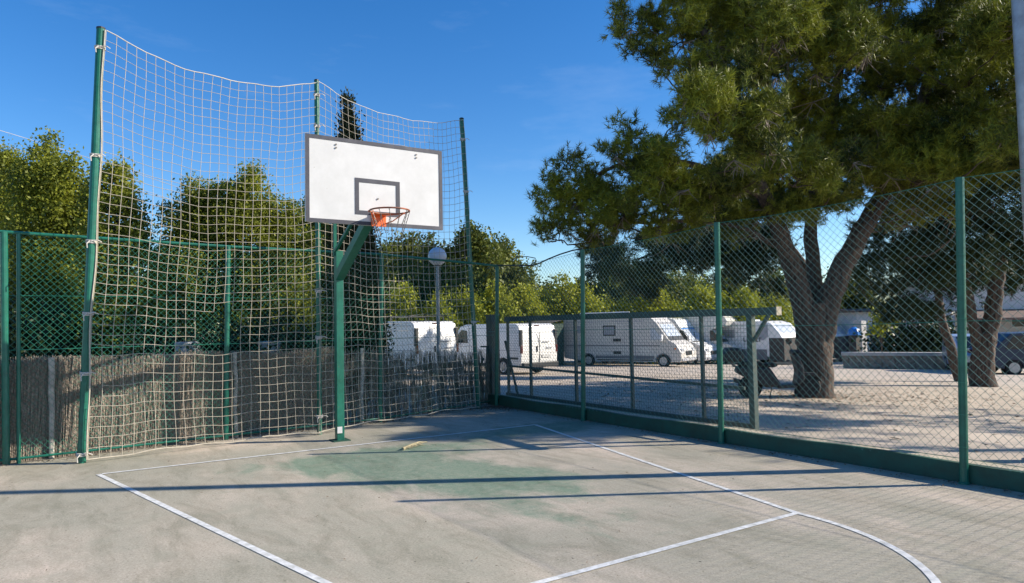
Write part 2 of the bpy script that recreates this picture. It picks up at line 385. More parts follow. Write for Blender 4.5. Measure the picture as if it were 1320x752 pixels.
FX = 3.83
def lean_top(base, px, a, b): return on_wall(px[0], px[1], a, b)
rf = thing('chain_link_fence', 'long tall green chain link fence on the kerb wall between court and parking lot', 'fence', (FX, -3, 0))
rposts = [((640, 521), (641, 343)), ((752, 540), (751, 322)), ((930, 570), (924, 287)), ((1243, 627), (1237, 229))]
ra, rb = (FX, 2.9), (FX, -12)
tops = []
for bp, tp in rposts:
    B = on_wall(*bp, ra, rb); T = on_wall(*tp, ra, rb); tops.append(T); B[2] = 0
    mb = MB(); mb.tube([B, T], .037, 12); mb.lathe([(.05, 0), (.05, .012), (.04, .02)], (B[0], B[1], .0), 10)
    rel(rf, mb.build('fence_post', m_green, smooth=False))
for k in (1, 2):
    B = np.array([FX, -5.85-3.0*k, 0]); T = B+np.array([0, 0, 2.88]); tops.append(T)
    rel(rf, MB().tube([B, T], .037, 12).build('fence_post', m_green))
sT = [2.95-t[1] for t in tops]; zT = [t[2] for t in tops]
def top_r(s):
    zz = float(np.interp(s, sT, zT)); i = int(np.clip(np.searchsorted(sT, s)-1, 0, len(sT)-2))
    u = np.clip((s-sT[i])/(sT[i+1]-sT[i]), 0, 1); return zz-.035*4*u*(1-u)*(1 if i else 1.5)
path = [(FX+.05, 2.95), (FX+.05, -12)]
rel(rf, chain_link(path, .17, 2.85, zt=top_r, r=.0021, pitch=.086).build('wire_mesh', m_wire2, label='diamond wire mesh in pale green'))
mb = MB()
for zf in (1.0, .5, .02):
    mb.tube([(FX+.045+wavy(s, 2.8*zf)*.6, 2.95-s, .17+(top_r(s)-.17)*zf) for s in np.linspace(0, 14.9, 90)], .003, 4)
rel(rf, mb.build('tension_wire', m_wire))
mb = MB()      # slack black cable hung over the top of the last bay and its loop
ptsC = [on_wall(u, v, ra, rb) for u, v in ((641, 342), (665, 343), (690, 342), (707, 334), (722, 328), (738, 323), (751, 321))]
mb.tube(ptsC, .012, 6)
ptsC = [on_wall(u, v, ra, rb) for u, v in ((662, 334), (668, 331), (680, 331), (690, 333), (690, 338), (682, 343))]
mb.tube(ptsC, .008, 6); rel(rf, mb.build('slack_cable', m_black))
for bp, tp in rposts:
    B = on_wall(*bp, ra, rb); T = on_wall(*tp, ra, rb)
    for z in np.arange(.35, 2.8, .3):
        mb = MB(); q = B+(T-B)*(z/T[2]); mb.tube([(q[0]+.045*math.cos(t), q[1]+.045*math.sin(t), z+.004*math.sin(t)) for t in np.linspace(0, 6.28, 9)], .0025, 3)
        rel(rf, mb.build('wire_tie', m_wire))

# ------------------------------------------------------------------ back fence
bf = thing('back_fence', 'green chain link fence with top rail running behind the hoop and ball net', 'fence', (0, 1.8, 0))
bz = []
def seg_for(u):
    for (a, b) in zip(FA, FA[1:]):
        pa = project((*a, 1.4))[0]; pb = project((*b, 1.4))[0]
        if pa-2 <= u <= pb+2: return a, b
    return FA[0], FA[1]
BP = [(8, 598, 5, 299, .04), (24, 592, 24, 301, .022), (291, 567, 294, 318, .035), (490, 562, 492, 328, .035)]
for u0, v0, u1, v1, r in BP:
    a, b = seg_for(u0) if u0 > 10 else (FA[1], FA[2])
    B = on_wall(u0, v0, a, b); T = on_wall(u1, v1, a, b); B[2] = 0
    rel(bf, MB().tube([B, T], r, 12).build('fence_post', m_green)); bz.append(T)
T = tops[0]
rail = [np.array([-7.4, 1.1, 2.85]), bz[0], bz[2], bz[3], T]
rel(bf, MB().tube(rail, .02, 8).build('top_rail', m_green))
rel(bf, MB().tube([(x, y, .06) for x, y in FA], .016, 6).build('bottom_rail', m_green))
tS = [0]
for a, b in zip(FA, FA[1:]): tS.append(tS[-1]+math.dist(a, b))
zz = [2.85, bz[0][2], bz[2][2], bz[3][2], T[2]]
rel(bf, chain_link([(x, y+.03) for x, y in FA], .05, 2.8, zt=lambda s: float(np.interp(s, tS, zz)), r=.0021, pitch=.08).build('wire_mesh', m_wire))
rel(bf, MB().tube([(x, y+.02, 2.05) for x, y in FA], .003, 4).tube([(x, y+.02, 1.38) for x, y in FA], .004, 4).build('tension_wire', m_wire))

# ------------------------------------------------------------------ heather and reed screen behind the back fence
cs_ = thing('cane_screen', 'waist high brown heather and reed screen tied behind the green back fence', 'screen', (0, 2.1, 0))
def screen(x0, x1, n, hfun, r, thick, gap=0., tilt=.05):
    mb = MB()
    for k in range(n):
        x = x0+(x1-x0)*random.random(); y = float(np.interp(x, [p[0] for p in FA], [p[1] for p in FA]))+.135+thick*random.random()
        h = hfun(x)*(1-random.random()**2*.10)+random.gauss(0, .012)
        if gap and random.random() < gap: h *= random.uniform(.45, .85)
        z0 = -.05 if random.random() < .6 else random.uniform(0, h*.7)
        dx = random.gauss(0, tilt)*(h-z0)
        mb.tube([(x, y, z0), (x+dx*.6+random.gauss(0, .006), y+random.gauss(0, .012), (z0+h)/2), (x+dx, y+random.gauss(0, .015), h)], [r, r, r*.6], 3, cap=False)
    return mb
rel(cs_, screen(-7.4, .35, 6500, lambda x: 1.27+.02*math.sin(x*3.1)-.02*(x > -1.5), .0042, .035, tilt=.05).build('heather_panel', m_cane))
rel(cs_, screen(.3, 4.0, 950, lambda x: 1.24-.05*(x-.3)+.03*math.sin(x*7)+.02*math.sin(x*19), .0055, .05, .35).build('reed_panel', m_reed, label='thin broken reed panel with gaps'))
mb = MB()     # solid backing added close behind the stalks to catch light and look dense
for i in range(38):
    x = -7.4+i*.205; y = float(np.interp(x, [p[0] for p in FA], [p[1] for p in FA]))+.165
    mb.box((x+.1, y+.01, .59), (.205, .012, 1.22), rz=.11)
rel(cs_, mb.build('added_backing', m_cane))
for i, (u0, v0, u1, v1, r) in enumerate([(66, 588, 66, 461, .033), (304, 563, 303, 454, .030), (467, 552, 467, 449, .028)]):
    a, b = seg_for(u0); a = (a[0], a[1]+.10); b = (b[0], b[1]+.10)
    B = on_wall(u0, v0, a, b); Tt = on_wall(u1, v1, a, b); B[2] = -.02
    pts = [B+(Tt-B)*t+np.array([random.gauss(0, .006), 0, 0]) for t in np.linspace(0, 1, 7)]
    rel(cs_, MB().tube(pts, [r*random.uniform(.9, 1.1) for _ in pts], 9).build('wooden_stake', m_stake))

# ------------------------------------------------------------------ ball stop net and its poles
nL0 = ground(105, 597, 0); nM0 = ground(412, 560, 0); nR0 = ground(617, 527, 0)
nL1 = on_wall(130, 38, nL0, nM0); nM1 = on_wall(408, 105, nL0, nM0); nR1 = on_wall(595, 154, nM0, nR0)
def net_pole(b, t, r, label):
    o = thing('net_pole', label, 'pole', tuple(b), group='tall poles of the ball net')
    q = MB().tube([(0, 0, 0), tuple(t-b)], r, 14).build('pole_shaft', m_green, o); q['label'] = 'green painted steel tube'
    MB().lathe([(r*1.05, 0), (r*1.05, .02), (r*.6, .03)], tuple(t-b), 12).build('pole_cap', m_black, o)
    return o
pL = net_pole(nL0, nL1, .050, 'tallest looking green net pole, at the left end of the ball net, leaning right')
pM = net_pole(nM0, nM1, .036, 'green net pole behind the left side of the backboard')
pR = net_pole(nR0, nR1, .042, 'dark green net pole right of the backboard, leaning left')
net = thing('ball_net', 'wide white rope ball stop net hung from three green poles behind the hoop', 'net', (0, 1, 0))
def panel(b0, t0, b1, t1, nc, nr, sag, bulge, seed, hole=None):
    r_ = random.Random(seed); G = []
    ph = [r_.uniform(0, 6.28) for _ in range(8)]
    dirv = (b1-b0)/np.linalg.norm(b1-b0); nrm = np.array([dirv[1], -dirv[0], 0])
    for i in range(nc+1):
        s = i/nc; row = []
        for j in range(nr+1):
            q = j/nr
            bot = b0+(b1-b0)*s; top = t0+(t1-t0)*s
            p = bot+(top-bot)*q
            z = p[2]; z -= sag*4*s*(1-s)*(.35+.65*q) - .0
            z += .05*(1-q)+.10*4*s*(1-s)*(1-q)
            p = p+nrm*(bulge*math.sin(math.pi*s)*math.sin(math.pi*min(1, q*1.1+.05))+.02*math.sin(6*s+ph[0]+5*q)+.012*math.sin(17*s+ph[1]-9*q))
            p = p+dirv*(.014*math.sin(9*q+ph[2]+2*s)+.010*math.sin(23*q+ph[3]+11*s))
            z += .012*math.sin(13*s+ph[4]+3*q)+.009*math.sin(29*s+ph[5]+7*q)
            p[2] = max(z, .012)+r_.gauss(0, .002); row.append(p)
        G.append(row)
    mb = MB(); R = .0034
    inside = (lambda P: False) if not hole else (lambda P: hole(*project(P)))
    def run(line):
        cur = []
        for k, P in enumerate(line):
            if inside(P):
                if len(cur) > 1: mb.tube(cur, R, 4, cap=False)
                cur = []
            else: cur.append(P)
        if len(cur) > 1: mb.tube(cur, R, 4, cap=False)
    for i in range(nc+1): run(G[i])
    for j in range(nr+1): run([G[i][j] for i in range(nc+1)])
    return mb, [G[i][-1] for i in range(nc+1)], [G[i][0] for i in range(nc+1)], G
off = np.array([.06, -.09, 0])
def in_hole(u, v): return (262 < u < 299 and 392 < v < 455 and v > 392+(299-u)*.5) or (115 < u < 132 and v > 452 and v < 520 and u < 122)
mb, topl, botl, G1 = panel(nL0+off*np.array([1, .6, 1]), nL1+np.array([.06, -.03, -.03]), nM0+np.array([0, -.06, 0]), nM1+np.array([0, -.04, -.03]), 24, 42, .27, -.18, 3, in_hole)
rel(net, mb.build('rope_mesh', m_rope, label='left half of the square mesh, torn open low down'))
mb, topr, botr, G2 = panel(nM0+np.array([0, -.06, 0]), nM1+np.array([0, -.04, -.03]), nR0+np.array([0, -.06, 0]), nR1+np.array([0, -.04, -.03]), 28, 42, .24, -.15, 5)
rel(net, mb.build('rope_mesh', m_rope, label='right half of the square mesh'))
rel(net, MB().tube(topl, .008, 5).tube(topr, .0055, 5).build('head_rope', m_rope2))
rel(net, MB().tube([p+np.array([0, 0, .0]) for p in botl], .008, 5).tube(botr, .008, 5).build('foot_rope', m_rope))
rel(net, MB().tube([p+np.array([-.015, -.01, 0]) for p in G1[0]], .009, 5).build('side_rope', m_rope))
def tie(b, t, q, r, ln=.09):
    p = b+(t-b)*q; mb = MB()
    for dz in (-.012, .004, .018): mb.tube([(p[0]+(r+.008)*math.cos(a), p[1]+(r+.008)*math.sin(a), p[2]+dz+.01*math.sin(a)) for a in np.linspace(0, 6.28, 13)], .007, 5)
    mb.tube([(p[0]-.02, p[1]-r-.01, p[2]), (p[0]-.05, p[1]-r-.03, p[2]-ln*.4), (p[0]-.045, p[1]-r-.03, p[2]-ln)], .007, 5)
    mb.tube([(p[0]+.0, p[1]-r-.01, p[2]), (p[0]+.07, p[1]-r-.03, p[2]+.01), (p[0]+.11, p[1]-r-.02, p[2]-.01)], .006, 5)
    rel(net, mb.build('rope_tie', m_rope2))
for q in (.955, .70, .50, .335, .20, .02): tie(nL0, nL1, q, .05)
for q in (.96, .87, .40, .27, .05): tie(nM0, nM1, q, .037)
for q in (.93, .75, .50, .30): tie(nR0, nR1, q, .042, .06)

# ------------------------------------------------------------------ basketball hoop
PB = ground(438, 568, 0)
hp = thing('basketball_hoop', 'white rectangular basketball backboard with orange ring on a dark green square post', 'basketball hoop', tuple(PB))
YB = -.928; ZB = 2.832; BX = 0.0
pr = PB[1]
rel(hp, MB().box((PB[0], PB[1], 1.335), (.105, .105, 2.67)).build('post', m_green, bevel=.006))
rel(hp, MB().box((PB[0], PB[1], .006), (.24, .24, .012)).build('base_plate', m_kerb))
rel(hp, MB().box((PB[0]-.02, PB[1]-.066, .155), (.07, .006, .09)).build('white_sticker', m_board))
rel(hp, MB().beam((PB[0], PB[1]-.02, 2.30), (0, YB+.10, 3.06), .118, .118).build('arm', m_green, bevel=.006))
rel(hp, MB().beam((PB[0]-.05, PB[1]-.0, 2.66), (-.05, YB+.30, 3.20), .04, .04).beam((PB[0]-.05, PB[1]+.0, 2.6), (PB[0]-.05, PB[1], 3.35), .04, .04).beam((PB[0]-.05, PB[1], 3.33), (-.05, YB+.06, 3.5), .04, .04).build('stay', m_green))
mb = MB()
for x in (-.55, 0, .55): mb.box((x, YB+.045, ZB+.52), (.05, .04, .95))
for z in (ZB+.12, ZB+.9): mb.box((0, YB+.085, z), (1.5, .04, .05))
rel(hp, mb.build('back_frame', m_green))
bd = MB().box((0, YB, ZB+.525), (1.80, .03, 1.05)).build('backboard', m_board, bevel=.003); rel(hp, bd)
mb = MB(); y = YB-.0185; e = .046
def frame(mb, x0, x1, z0, z1, e, y, t=.004):
    mb.box(((x0+x1)/2, y, z0+e/2), (x1-x0, t, e)); mb.box(((x0+x1)/2, y, z1-e/2), (x1-x0, t, e))
    mb.box((x0+e/2, y, (z0+z1)/2), (e, t, z1-z0-2*e)); mb.box((x1-e/2, y, (z0+z1)/2), (e, t, z1-z0-2*e))
frame(mb, -.9, .9, ZB, ZB+1.05, e, y); o = mb.build('border_line', m_boardgrey); o.parent = bd; o.matrix_parent_inverse = Matrix.Translation(-Vector(hp.location))
o.matrix_parent_inverse = Matrix.Identity(4)
mb = MB(); frame(mb, -.295, .295, ZB+.13, ZB+.58, .05, y); o2 = mb.build('target_square', m_boardgrey); o2.parent = bd
for (x, z) in ((-.53, .96), (-.53, .92), (.53, .96), (.53, .92), (0, .34)):
    o3 = MB().lathe([(.011, 0), (.011, .006), (.006, .010)], (x, y-.008, ZB+z), 8, 'Y').build('bolt_head', m_steel); o3.parent = bd
ZR = ZB+.135
RC = (.0, YB-.15-.235, ZR)
rg = MB().tube([(RC[0]+.235*math.cos(t), RC[1]+.235*math.sin(t), ZR) for t in np.linspace(0, 2*math.pi, 41)], .0105, 8).build('ring', m_rim_rust, smooth=True); rel(hp, rg)
rel(hp, MB().box((0, YB-.035, ZR-.06), (.19, .02, .17)).box((0, YB-.085, ZR-.006), (.19, .13, .012)).build('ring_bracket', m_orange, bevel=.003))
mb = MB()
for sx in (-1, 1):
    mb.tube([(sx*.06, YB-.05, ZR-.115), (sx*.12, YB-.20, ZR-.09), (sx*.19, YB-.33, ZR-.02), (sx*.20, YB-.36, ZR-.008)], .007, 6)
    mb.tube([(sx*.06, YB-.03, ZR), (sx*.235, YB-.30, ZR-.004)], .008, 6)
rel(hp, mb.build('ring_brace', m_orange))
for k in range(12):
    t = 2*math.pi*k/12+.1; full = k % 12 in (0, 1, 5, 8); ln = .34 if full else random.uniform(.14, .30)
    pts = []
    for i in range(15):
        q = i/14; rr = .235-.09*q; pts.append((RC[0]+rr*math.cos(t+.2*q)+.005*(i % 2), RC[1]+rr*math.sin(t+.2*q), ZR-.012-ln*q))
    rel(hp, MB().tube(pts, [.0035 if i % 2 else .0062 for i in range(15)], 4).build('chain_strand', m_steel))

# ------------------------------------------------------------------ sliding gate in the parking side
GX = 4.42
ga, gb = (GX, 3), (GX, -4)
gw = lambda u, v: on_wall(u, v, ga, gb)
gt = thing('sliding_gate', 'long low sliding gate of grey green frames and square mesh behind the fence', 'gate', (GX, 0, 0))
y_l, y_r = gw(652, 407)[1], gw(968, 400)[1]
zt = 1.70; zb = .16; ym = -3.03
rel(gt, MB().beam((GX, y_l, zt), (GX, gw(1003, 400)[1], gw(1003, 401)[2]), .09, .10).build('top_rail', m_gate))
rel(gt, MB().box((GX-.0, gw(1003, 400)[1]-.008, gw(1003, 401)[2]), (.10, .012, .11)).build('end_cap', m_concrete))
rel(gt, MB().beam((GX, y_l, zb), (GX, ym, zb), .06, .07).build('bottom_rail', m_gate))
rel(gt, MB().beam((GX, y_l, .74), (GX, gw(960, 499)[1], .66), .035, .04).build('middle_rail', m_gate))
for u in (655, 684, 742, 814, 905):
    yy = gw(u, 450)[1]; rel(gt, MB().box((GX, yy, (zt-.05+zb)/2), (.045, .045, zt-.05-zb)).build('upright', m_gate))
yy = gw(969, 450)[1]
rel(gt, MB().box((GX, yy, .82), (.085, .085, 1.66)).build('end_post', m_gate, bevel=.004))
rel(gt, MB().beam((GX, yy-.04, 1.30), (GX, gw(992, 402)[1], 1.66), .04, .04).build('brace', m_gate))
rel(gt, MB().beam((GX, gw(651, 440)[1], 1.25), (GX, gw(668, 512)[1], .15), .035, .035).build('brace', m_gate))
mb = MB()
s = y_l
while s > yy:
    mb.tube([(GX+.03, s, zb), (GX+.03, s, zt)], .0021, 3, cap=False); s -= .052
z = zb
while z < zt: mb.tube([(GX+.033, y_l, z), (GX+.033, yy, z)], .0021, 3, cap=False); z += .052
rel(gt, mb.build('square_mesh', m_gate))
# gate pillar and small side frame near the corner
gp = thing('gate_pillar', 'thick square dark gate pillar at the corner where the two fences meet', 'pillar', (4.13, 3.15, 0))
B = on_wall(637, 525, (4.05, 3.2), (5, 2.2)); 
rel(gp, MB().box((B[0], B[1], .88), (.20, .20, 1.78)).build('pillar_shaft', m_gate, bevel=.01))
rel(gp, MB().box((B[0], B[1], 1.785), (.23, .23, .025)).build('pillar_cap', m_gate))
fa, fb = (2.6, 2.72), (4.0, 3.2)
sf = thing('support_frame', 'small leaning steel frame with diagonal strut beside the gate pillar', 'frame', (3.6, 3.0, 0))
pp = [on_wall(u, v, fa, fb) for u, v in ((628, 447), (626, 523), (620, 447), (588, 530), (612, 484))]
for q in pp: q[2] = max(q[2], 0)
rel(sf, MB().tube([pp[0], pp[1]], .022, 8).build('upright', m_gate)); rel(sf, MB().tube([pp[2], pp[0]], .016, 8).build('crossbar', m_gate))
rel(sf, MB().tube([pp[3], pp[4], on_wall(624, 462, fa, fb)], .016, 8).build('strut', m_gate))

# ------------------------------------------------------------------ right lamp column (its foot stands outside the picture)
q = np.array([5.02, -5.80]); d = np.array([math.cos(rad(SUN_AZ)), math.sin(rad(SUN_AZ))])
# stands on the line of its own long shadow across the court
best = None
for t in np.linspace(0, 6, 600):
    P = np.array([3.49, -4.78])+d*t; uu = project((P[0], P[1], 4.2))[0]
    if best is None or abs(uu-1322) < best[0]: best = (abs(uu-1322), P)
LP = best[1]
lp = thing('floodlight_pole', 'thick grey weathered metal pole at the right edge of the court', 'pole', (LP[0], LP[1], terrain(*LP)))
MB().tube([(0, 0, 0), (0, 0, 4), (0, 0, 8.6)], [.10, .092, .075], 16).build('column', m_galv, lp, smooth=True)
MB().box((0, 0, .015), (.34, .34, .03)).build('base_plate', m_galv, lp)
MB().beam((-.55, 0, 8.6), (.55, 0, 8.6), .07, .07).build('crossarm', m_galv, lp)
for sx in (-.5, .5): MB().box((sx, .12, 8.75), (.38, .16, .28)).build('floodlight', m_galv, lp, bevel=.02)

# ------------------------------------------------------------------ globe lamp
P = at(566, 494, 18.6); gl = thing('globe_lamp', 'slim grey lamp post with a round white globe between the net and the gate', 'street lamp', (P[0], P[1], terrain(P[0], P[1])))
Gc = at(564, 330, 18.6); h = Gc[2]-gl.location.z
MB().tube([(0, 0, 0), (0, 0, .9), (0, 0, h-.25)], [.065, .055, .045], 12).build('column', m_galv, gl)
MB().lathe([(.02, -.25), (.09, -.24), (.1, -.2), (.06, -.18)], (0, 0, h), 14).build('globe_collar', m_black, gl)
MB().lathe([(.25*math.sin(t), -.25*math.cos(t)) for t in np.linspace(.2, 3.1, 16)], (0, 0, h), 24).build('globe', m_globe, gl, smooth=True)

# ------------------------------------------------------------------ foliage generators
def leaf_cloud(blobs, per_m2, size, shell=.35, elong=1.7, up=0.):
    """blobs: (center, radius xyz); returns diamond leaves grouped in small sprays"""
    out = []
    for c, r in blobs:
        r = np.array(r if hasattr(r, '__len__') else [r]*3, float); area = 4*math.pi*(r[0]*r[2])
        n = int(area*per_m2); ns = max(3, n//14)
        d = rng.normal(size=(ns, 3)); d /= np.linalg.norm(d, axis=1)[:, None]
        rr = 1-shell*rng.random(ns)**1.3; rr *= 1+.16*rng.normal(size=ns)
        sc = c+d*r*rr[:, None]
        idx = rng.integers(0, ns, n); spr = .11*float(r.mean())**.5+size*1.2
        p = sc[idx]+rng.normal(size=(n, 3))*spr*np.array([1, 1, .9])
        a = d[idx]*.7+rng.normal(size=(n, 3))*.75+np.array([0, 0, up]); a /= np.linalg.norm(a, axis=1)[:, None]
        b_ = np.cross(a, rng.normal(size=(n, 3))); b_ /= np.linalg.norm(b_, axis=1)[:, None]+1e-9
        s = size*rng.uniform(.6, 1.35, n)[:, None]
        A = a*s*elong*.5; Bv = b_*s*.5
        out.append(np.stack([p-A, p+Bv, p+A, p-Bv], 1).reshape(-1, 3))
    return np.concatenate(out)
def limb(mb, pts, r0, r1, n=8, jit=.0, ridge=0, flare=0):
    pts = [np.array(p, float) for p in pts]; 
    # smooth with catmull
    out = []
    P = [pts[0]]+pts+[pts[-1]]
    for i in range(1, len(P)-2):
        for t in np.linspace(0, 1, 5)[:-1]:
            p0, p1, p2, p3 = P[i-1:i+3]
            out.append(.5*((2*p1)+(-p0+p2)*t+(2*p0-5*p1+4*p2-p3)*t*t+(-p0+3*p1-3*p2+p3)*t**3)+rng.normal(size=3)*jit)
    out.append(pts[-1]); m = len(out)
    if ridge: # resample finely and groove the bark
        o2 = []
        for a, b_ in zip(out, out[1:]): o2 += [a+(b_-a)*t for t in (0, .5)]
        out = o2+[out[-1]]; m = len(out)
    v0 = len(mb.v)
    mb.tube(out, [(r0+(r1-r0)*(k/(m-1))**.8)*(1+flare*math.exp(-k/2.2)) for k in range(m)], n, cap=True)
    if ridge:
        pa, pc_ = rng.uniform(0, 6.28, 2)
        for k in range(m):
            c = out[k]
            for q in range(n):
                p = np.array(mb.v[v0+k*n+q]); th = 2*math.pi*q/n
                f = 1+ridge*(.5*math.sin(5*th+pa+k*.22)+.35*math.sin(9*th-k*.4+pc_)+.4*math.sin(3*th+k*.5)*.6)+ridge*.35*rng.normal()
                mb.v[v0+k*n+q] = tuple(c+(p-c)*f)
def tree(name, label, cat, base, blobs, leafmat, per, size, trunk_r=.1, bark=None, group=None, sprigs=0, **kw):
    if sprigs:      # ragged shoots standing out of the crown
        extra = []
        for c, r in blobs:
            for _ in range(sprigs):
                d_ = rng.normal(size=3); d_[2] = abs(d_[2])*1.5; d_ /= np.linalg.norm(d_); q_ = rng.uniform(.14, .40)
                extra.append((np.array(c)+d_*np.array(r)*rng.uniform(.8, 1.32), (r[0]*q_, r[1]*q_, r[2]*q_*1.7)))
        blobs = list(blobs)+extra
    z = terrain(base[0], base[1]); o = thing(name, label, cat, (base[0], base[1], z), group=group); off = np.array([base[0], base[1], z])
    bl = [(np.array(c)-off, r) for c, r in blobs]
    np_mesh('crown', leaf_cloud(bl, per, size, **kw), 4, leafmat, o)
    mb = MB(); top = max(c[2] for c, r in bl)*.8; cx = np.mean([c for c, r in bl], axis=0)
    limb(mb, [(0, 0, -.1), (cx[0]*.3, cx[1]*.3, top*.35), (cx[0]*.8, cx[1]*.8, top)], trunk_r, trunk_r*.25)
    for c, r in bl[:10]:
        k = .25+.35*random.random(); limb(mb, [(cx[0]*k*.8, cx[1]*k*.8, top*k), c*np.array([.6, .6, .8]), c], trunk_r*.4, trunk_r*.12, 5)
    mb.build('trunk', bark or m_bark, o)
    return o
def pb(u, v, r, D, zr=1.15, dr=1.0):      # blob seen at (u, v) with pixel radius r at depth D
    k = D/FPX; return (at(u, v, D), (r*k*dr, r*k*dr, r*k*zr))
GL = 'leafy trees behind the left part of the back fence'
def base_at(u, D): P = at(u, 470, D); return (P[0], P[1])
tree('leafy_tree', 'olive green tree at the far left edge behind the fence, cut by the picture', 'tree', base_at(-8, 17.5),
     [pb(-20, 250, 45, 17.5), pb(10, 225, 22, 17.3), pb(5, 290, 45, 17.5), pb(-15, 350, 55, 17.5), pb(15, 400, 45, 17.4), pb(-60, 300, 70, 18.0), pb(28, 330, 28, 17.2), pb(-10, 430, 50, 17.5)], m_leaf, 900, .040, group=GL, sprigs=4)
tree('leafy_tree', 'bushy olive green tree with rounded top just left of the left net pole', 'tree', base_at(68, 14.4),
     [pb(60, 215, 22, 14.4), pb(45, 245, 26, 14.4), pb(78, 235, 22, 14.2), pb(92, 262, 24, 14.4), pb(55, 285, 40, 14.4), pb(85, 320, 40, 14.4), pb(50, 350, 45, 14.4), pb(90, 380, 40, 14.5), pb(60, 410, 45, 14.4), pb(105, 290, 20, 14.4), pb(75, 440, 50, 14.4)], m_leaf, 900, .040, group=GL, sprigs=4)
tree('leafy_tree', 'narrow taller tree seen through the net beside the left net pole', 'tree', base_at(145, 12.5),
     [pb(150, 232, 14, 12.5), pb(140, 250, 20, 12.5), pb(165, 262, 15, 12.5), pb(120, 262, 12, 12.7), pb(150, 290, 28, 12.5), pb(172, 308, 14, 12.4), pb(135, 325, 32, 12.5), pb(165, 350, 32, 12.5), pb(140, 385, 36, 12.5), pb(175, 400, 30, 12.6), pb(150, 430, 40, 12.5)], m_leaf, 900, .039, group=GL, sprigs=4)
tree('leafy_tree', 'broad dense tree through the net between the left pole and backboard', 'tree', base_at(290, 16.2),
     [pb(258, 262, 22, 16.2), pb(235, 285, 24, 16.2), pb(290, 262, 20, 16.3), pb(325, 258, 24, 16.2), pb(352, 285, 24, 16.2), pb(275, 300, 35, 16.2), pb(320, 315, 40, 16.0), pb(240, 330, 34, 16.0), pb(370, 330, 32, 16.1), pb(215, 345, 18, 16.2), pb(290, 360, 42, 16.0), pb(350, 380, 42, 16.0), pb(235, 390, 38, 16.0), pb(300, 420, 45, 16.0), pb(380, 400, 30, 16.2), pb(210, 420, 32, 16.1)], m_leaf, 900, .040, .14, group=GL, sprigs=4)
tree('leafy_tree', 'small tree filling the gap between backboard edge and broad tree', 'tree', base_at(402, 19.0),
     [pb(395, 300, 22, 19.0), pb(412, 330, 30, 19.0), pb(400, 370, 34, 19.0), pb(420, 410, 36, 19.0), pb(395, 430, 34, 19.0)], m_leaf, 850, .04, group=GL, sprigs=4)
GH = 'dark rounded shrubs behind the cane screen'
for (u, v, r, lab) in ((50, 430, 48, 'dark rounded shrub behind the screen left of the left net pole'), (105, 428, 38, 'dark rounded shrub directly behind the left net pole'),
                       (190, 452, 40, 'low dark shrub seen through the net above the heather screen'), (285, 450, 42, 'dark shrub behind the torn part of the net'), (370, 440, 38, 'dark shrub left of the cypress, seen through the net')):
    tree('dark_shrub', lab, 'shrub', base_at(u, 12.3), [pb(u, v+8, r*1.15, 12.3, .95), pb(u-r*.7, v+22, r*.8, 12.3), pb(u+r*.7, v+22, r*.8, 12.3), pb(u, v+30, r, 12.6, .7)], m_hedge, 420, .045, .05, group=GH)
# cypress
Dc = 14.0; bl = []
for v, r in ((150, 5), (172, 8), (198, 10), (228, 13), (260, 17), (292, 22), (325, 26), (360, 29), (395, 31), (430, 32), (460, 31)):
    u = 447+(v-120)*.045; bl.append(pb(u, v, r*.92, Dc, 2.0 if v < 250 else 1.4)); bl.append(pb(u, v+12, r*.85, Dc, 2.0 if v < 250 else 1.4))
bl.append(pb(447, 132, 3.2, Dc, 3.5))
tree('cypress', 'slim tall dark cypress rising behind the backboard', 'tree', base_at(457, Dc), bl, m_cyp, 3600, .034, .12, shell=.75, elong=2.2, up=.9)
# far grove beyond the vans
GG = 'grove of trees beyond the parking lot'
far = [  # u, top v, halfwidth, depth, label
 (505, 318, 42, 40, 'dense green tree behind the hoop arm, left of the globe lamp'),
 (530, 306, 40, 41, 'green tree seen below the right half of the backboard'),
 (568, 318, 38, 42, 'green tree directly behind the globe lamp'),
 (610, 292, 34, 40, 'tall green tree right of the leaning net pole, highest of the far grove'),
 (655, 316, 30, 43, 'tree with a ragged top behind the corner of the two fences'),
 (704, 364, 30, 46, 'low tree under the open sky gap, right of the corner post'),
 (748, 362, 30, 47, 'green tree behind the fence post over the motorhome rear'),
 (795, 348, 34, 47, 'green tree behind the first motorhome under pine boughs'),
 (845, 345, 34, 48, 'green tree above the first motorhome cab'),
 (892, 352, 34, 49, 'green tree behind the second motorhome'),
 (940, 345, 36, 49, 'green tree above the over-cab camper'),
 (992, 352, 36, 50, 'green tree left of the big pine trunk'),
 (1095, 352, 34, 50, 'green tree in the gap right of the big pine trunk')]
for (u, v, hw_, D, lab) in far:
    bl = [pb(u+random.uniform(-5, 5), v+12, 12, D)]
    vv = v+25
    while vv < 445:
        wdt = min(hw_, 12+(vv-v)*.55)
        for k in range(4): bl.append(pb(u+random.uniform(-wdt, wdt)*.85, vv+random.uniform(-6, 6), random.uniform(12, 19), D+random.uniform(-1.2, 1.2)))
        vv += 15
    tree('grove_tree', lab, 'tree', base_at(u, D), bl, m_leaf2, 62, .125, .22, group=GG, shell=.5, sprigs=2)
GY = 'bright lime green bushes along the far side of the lot'
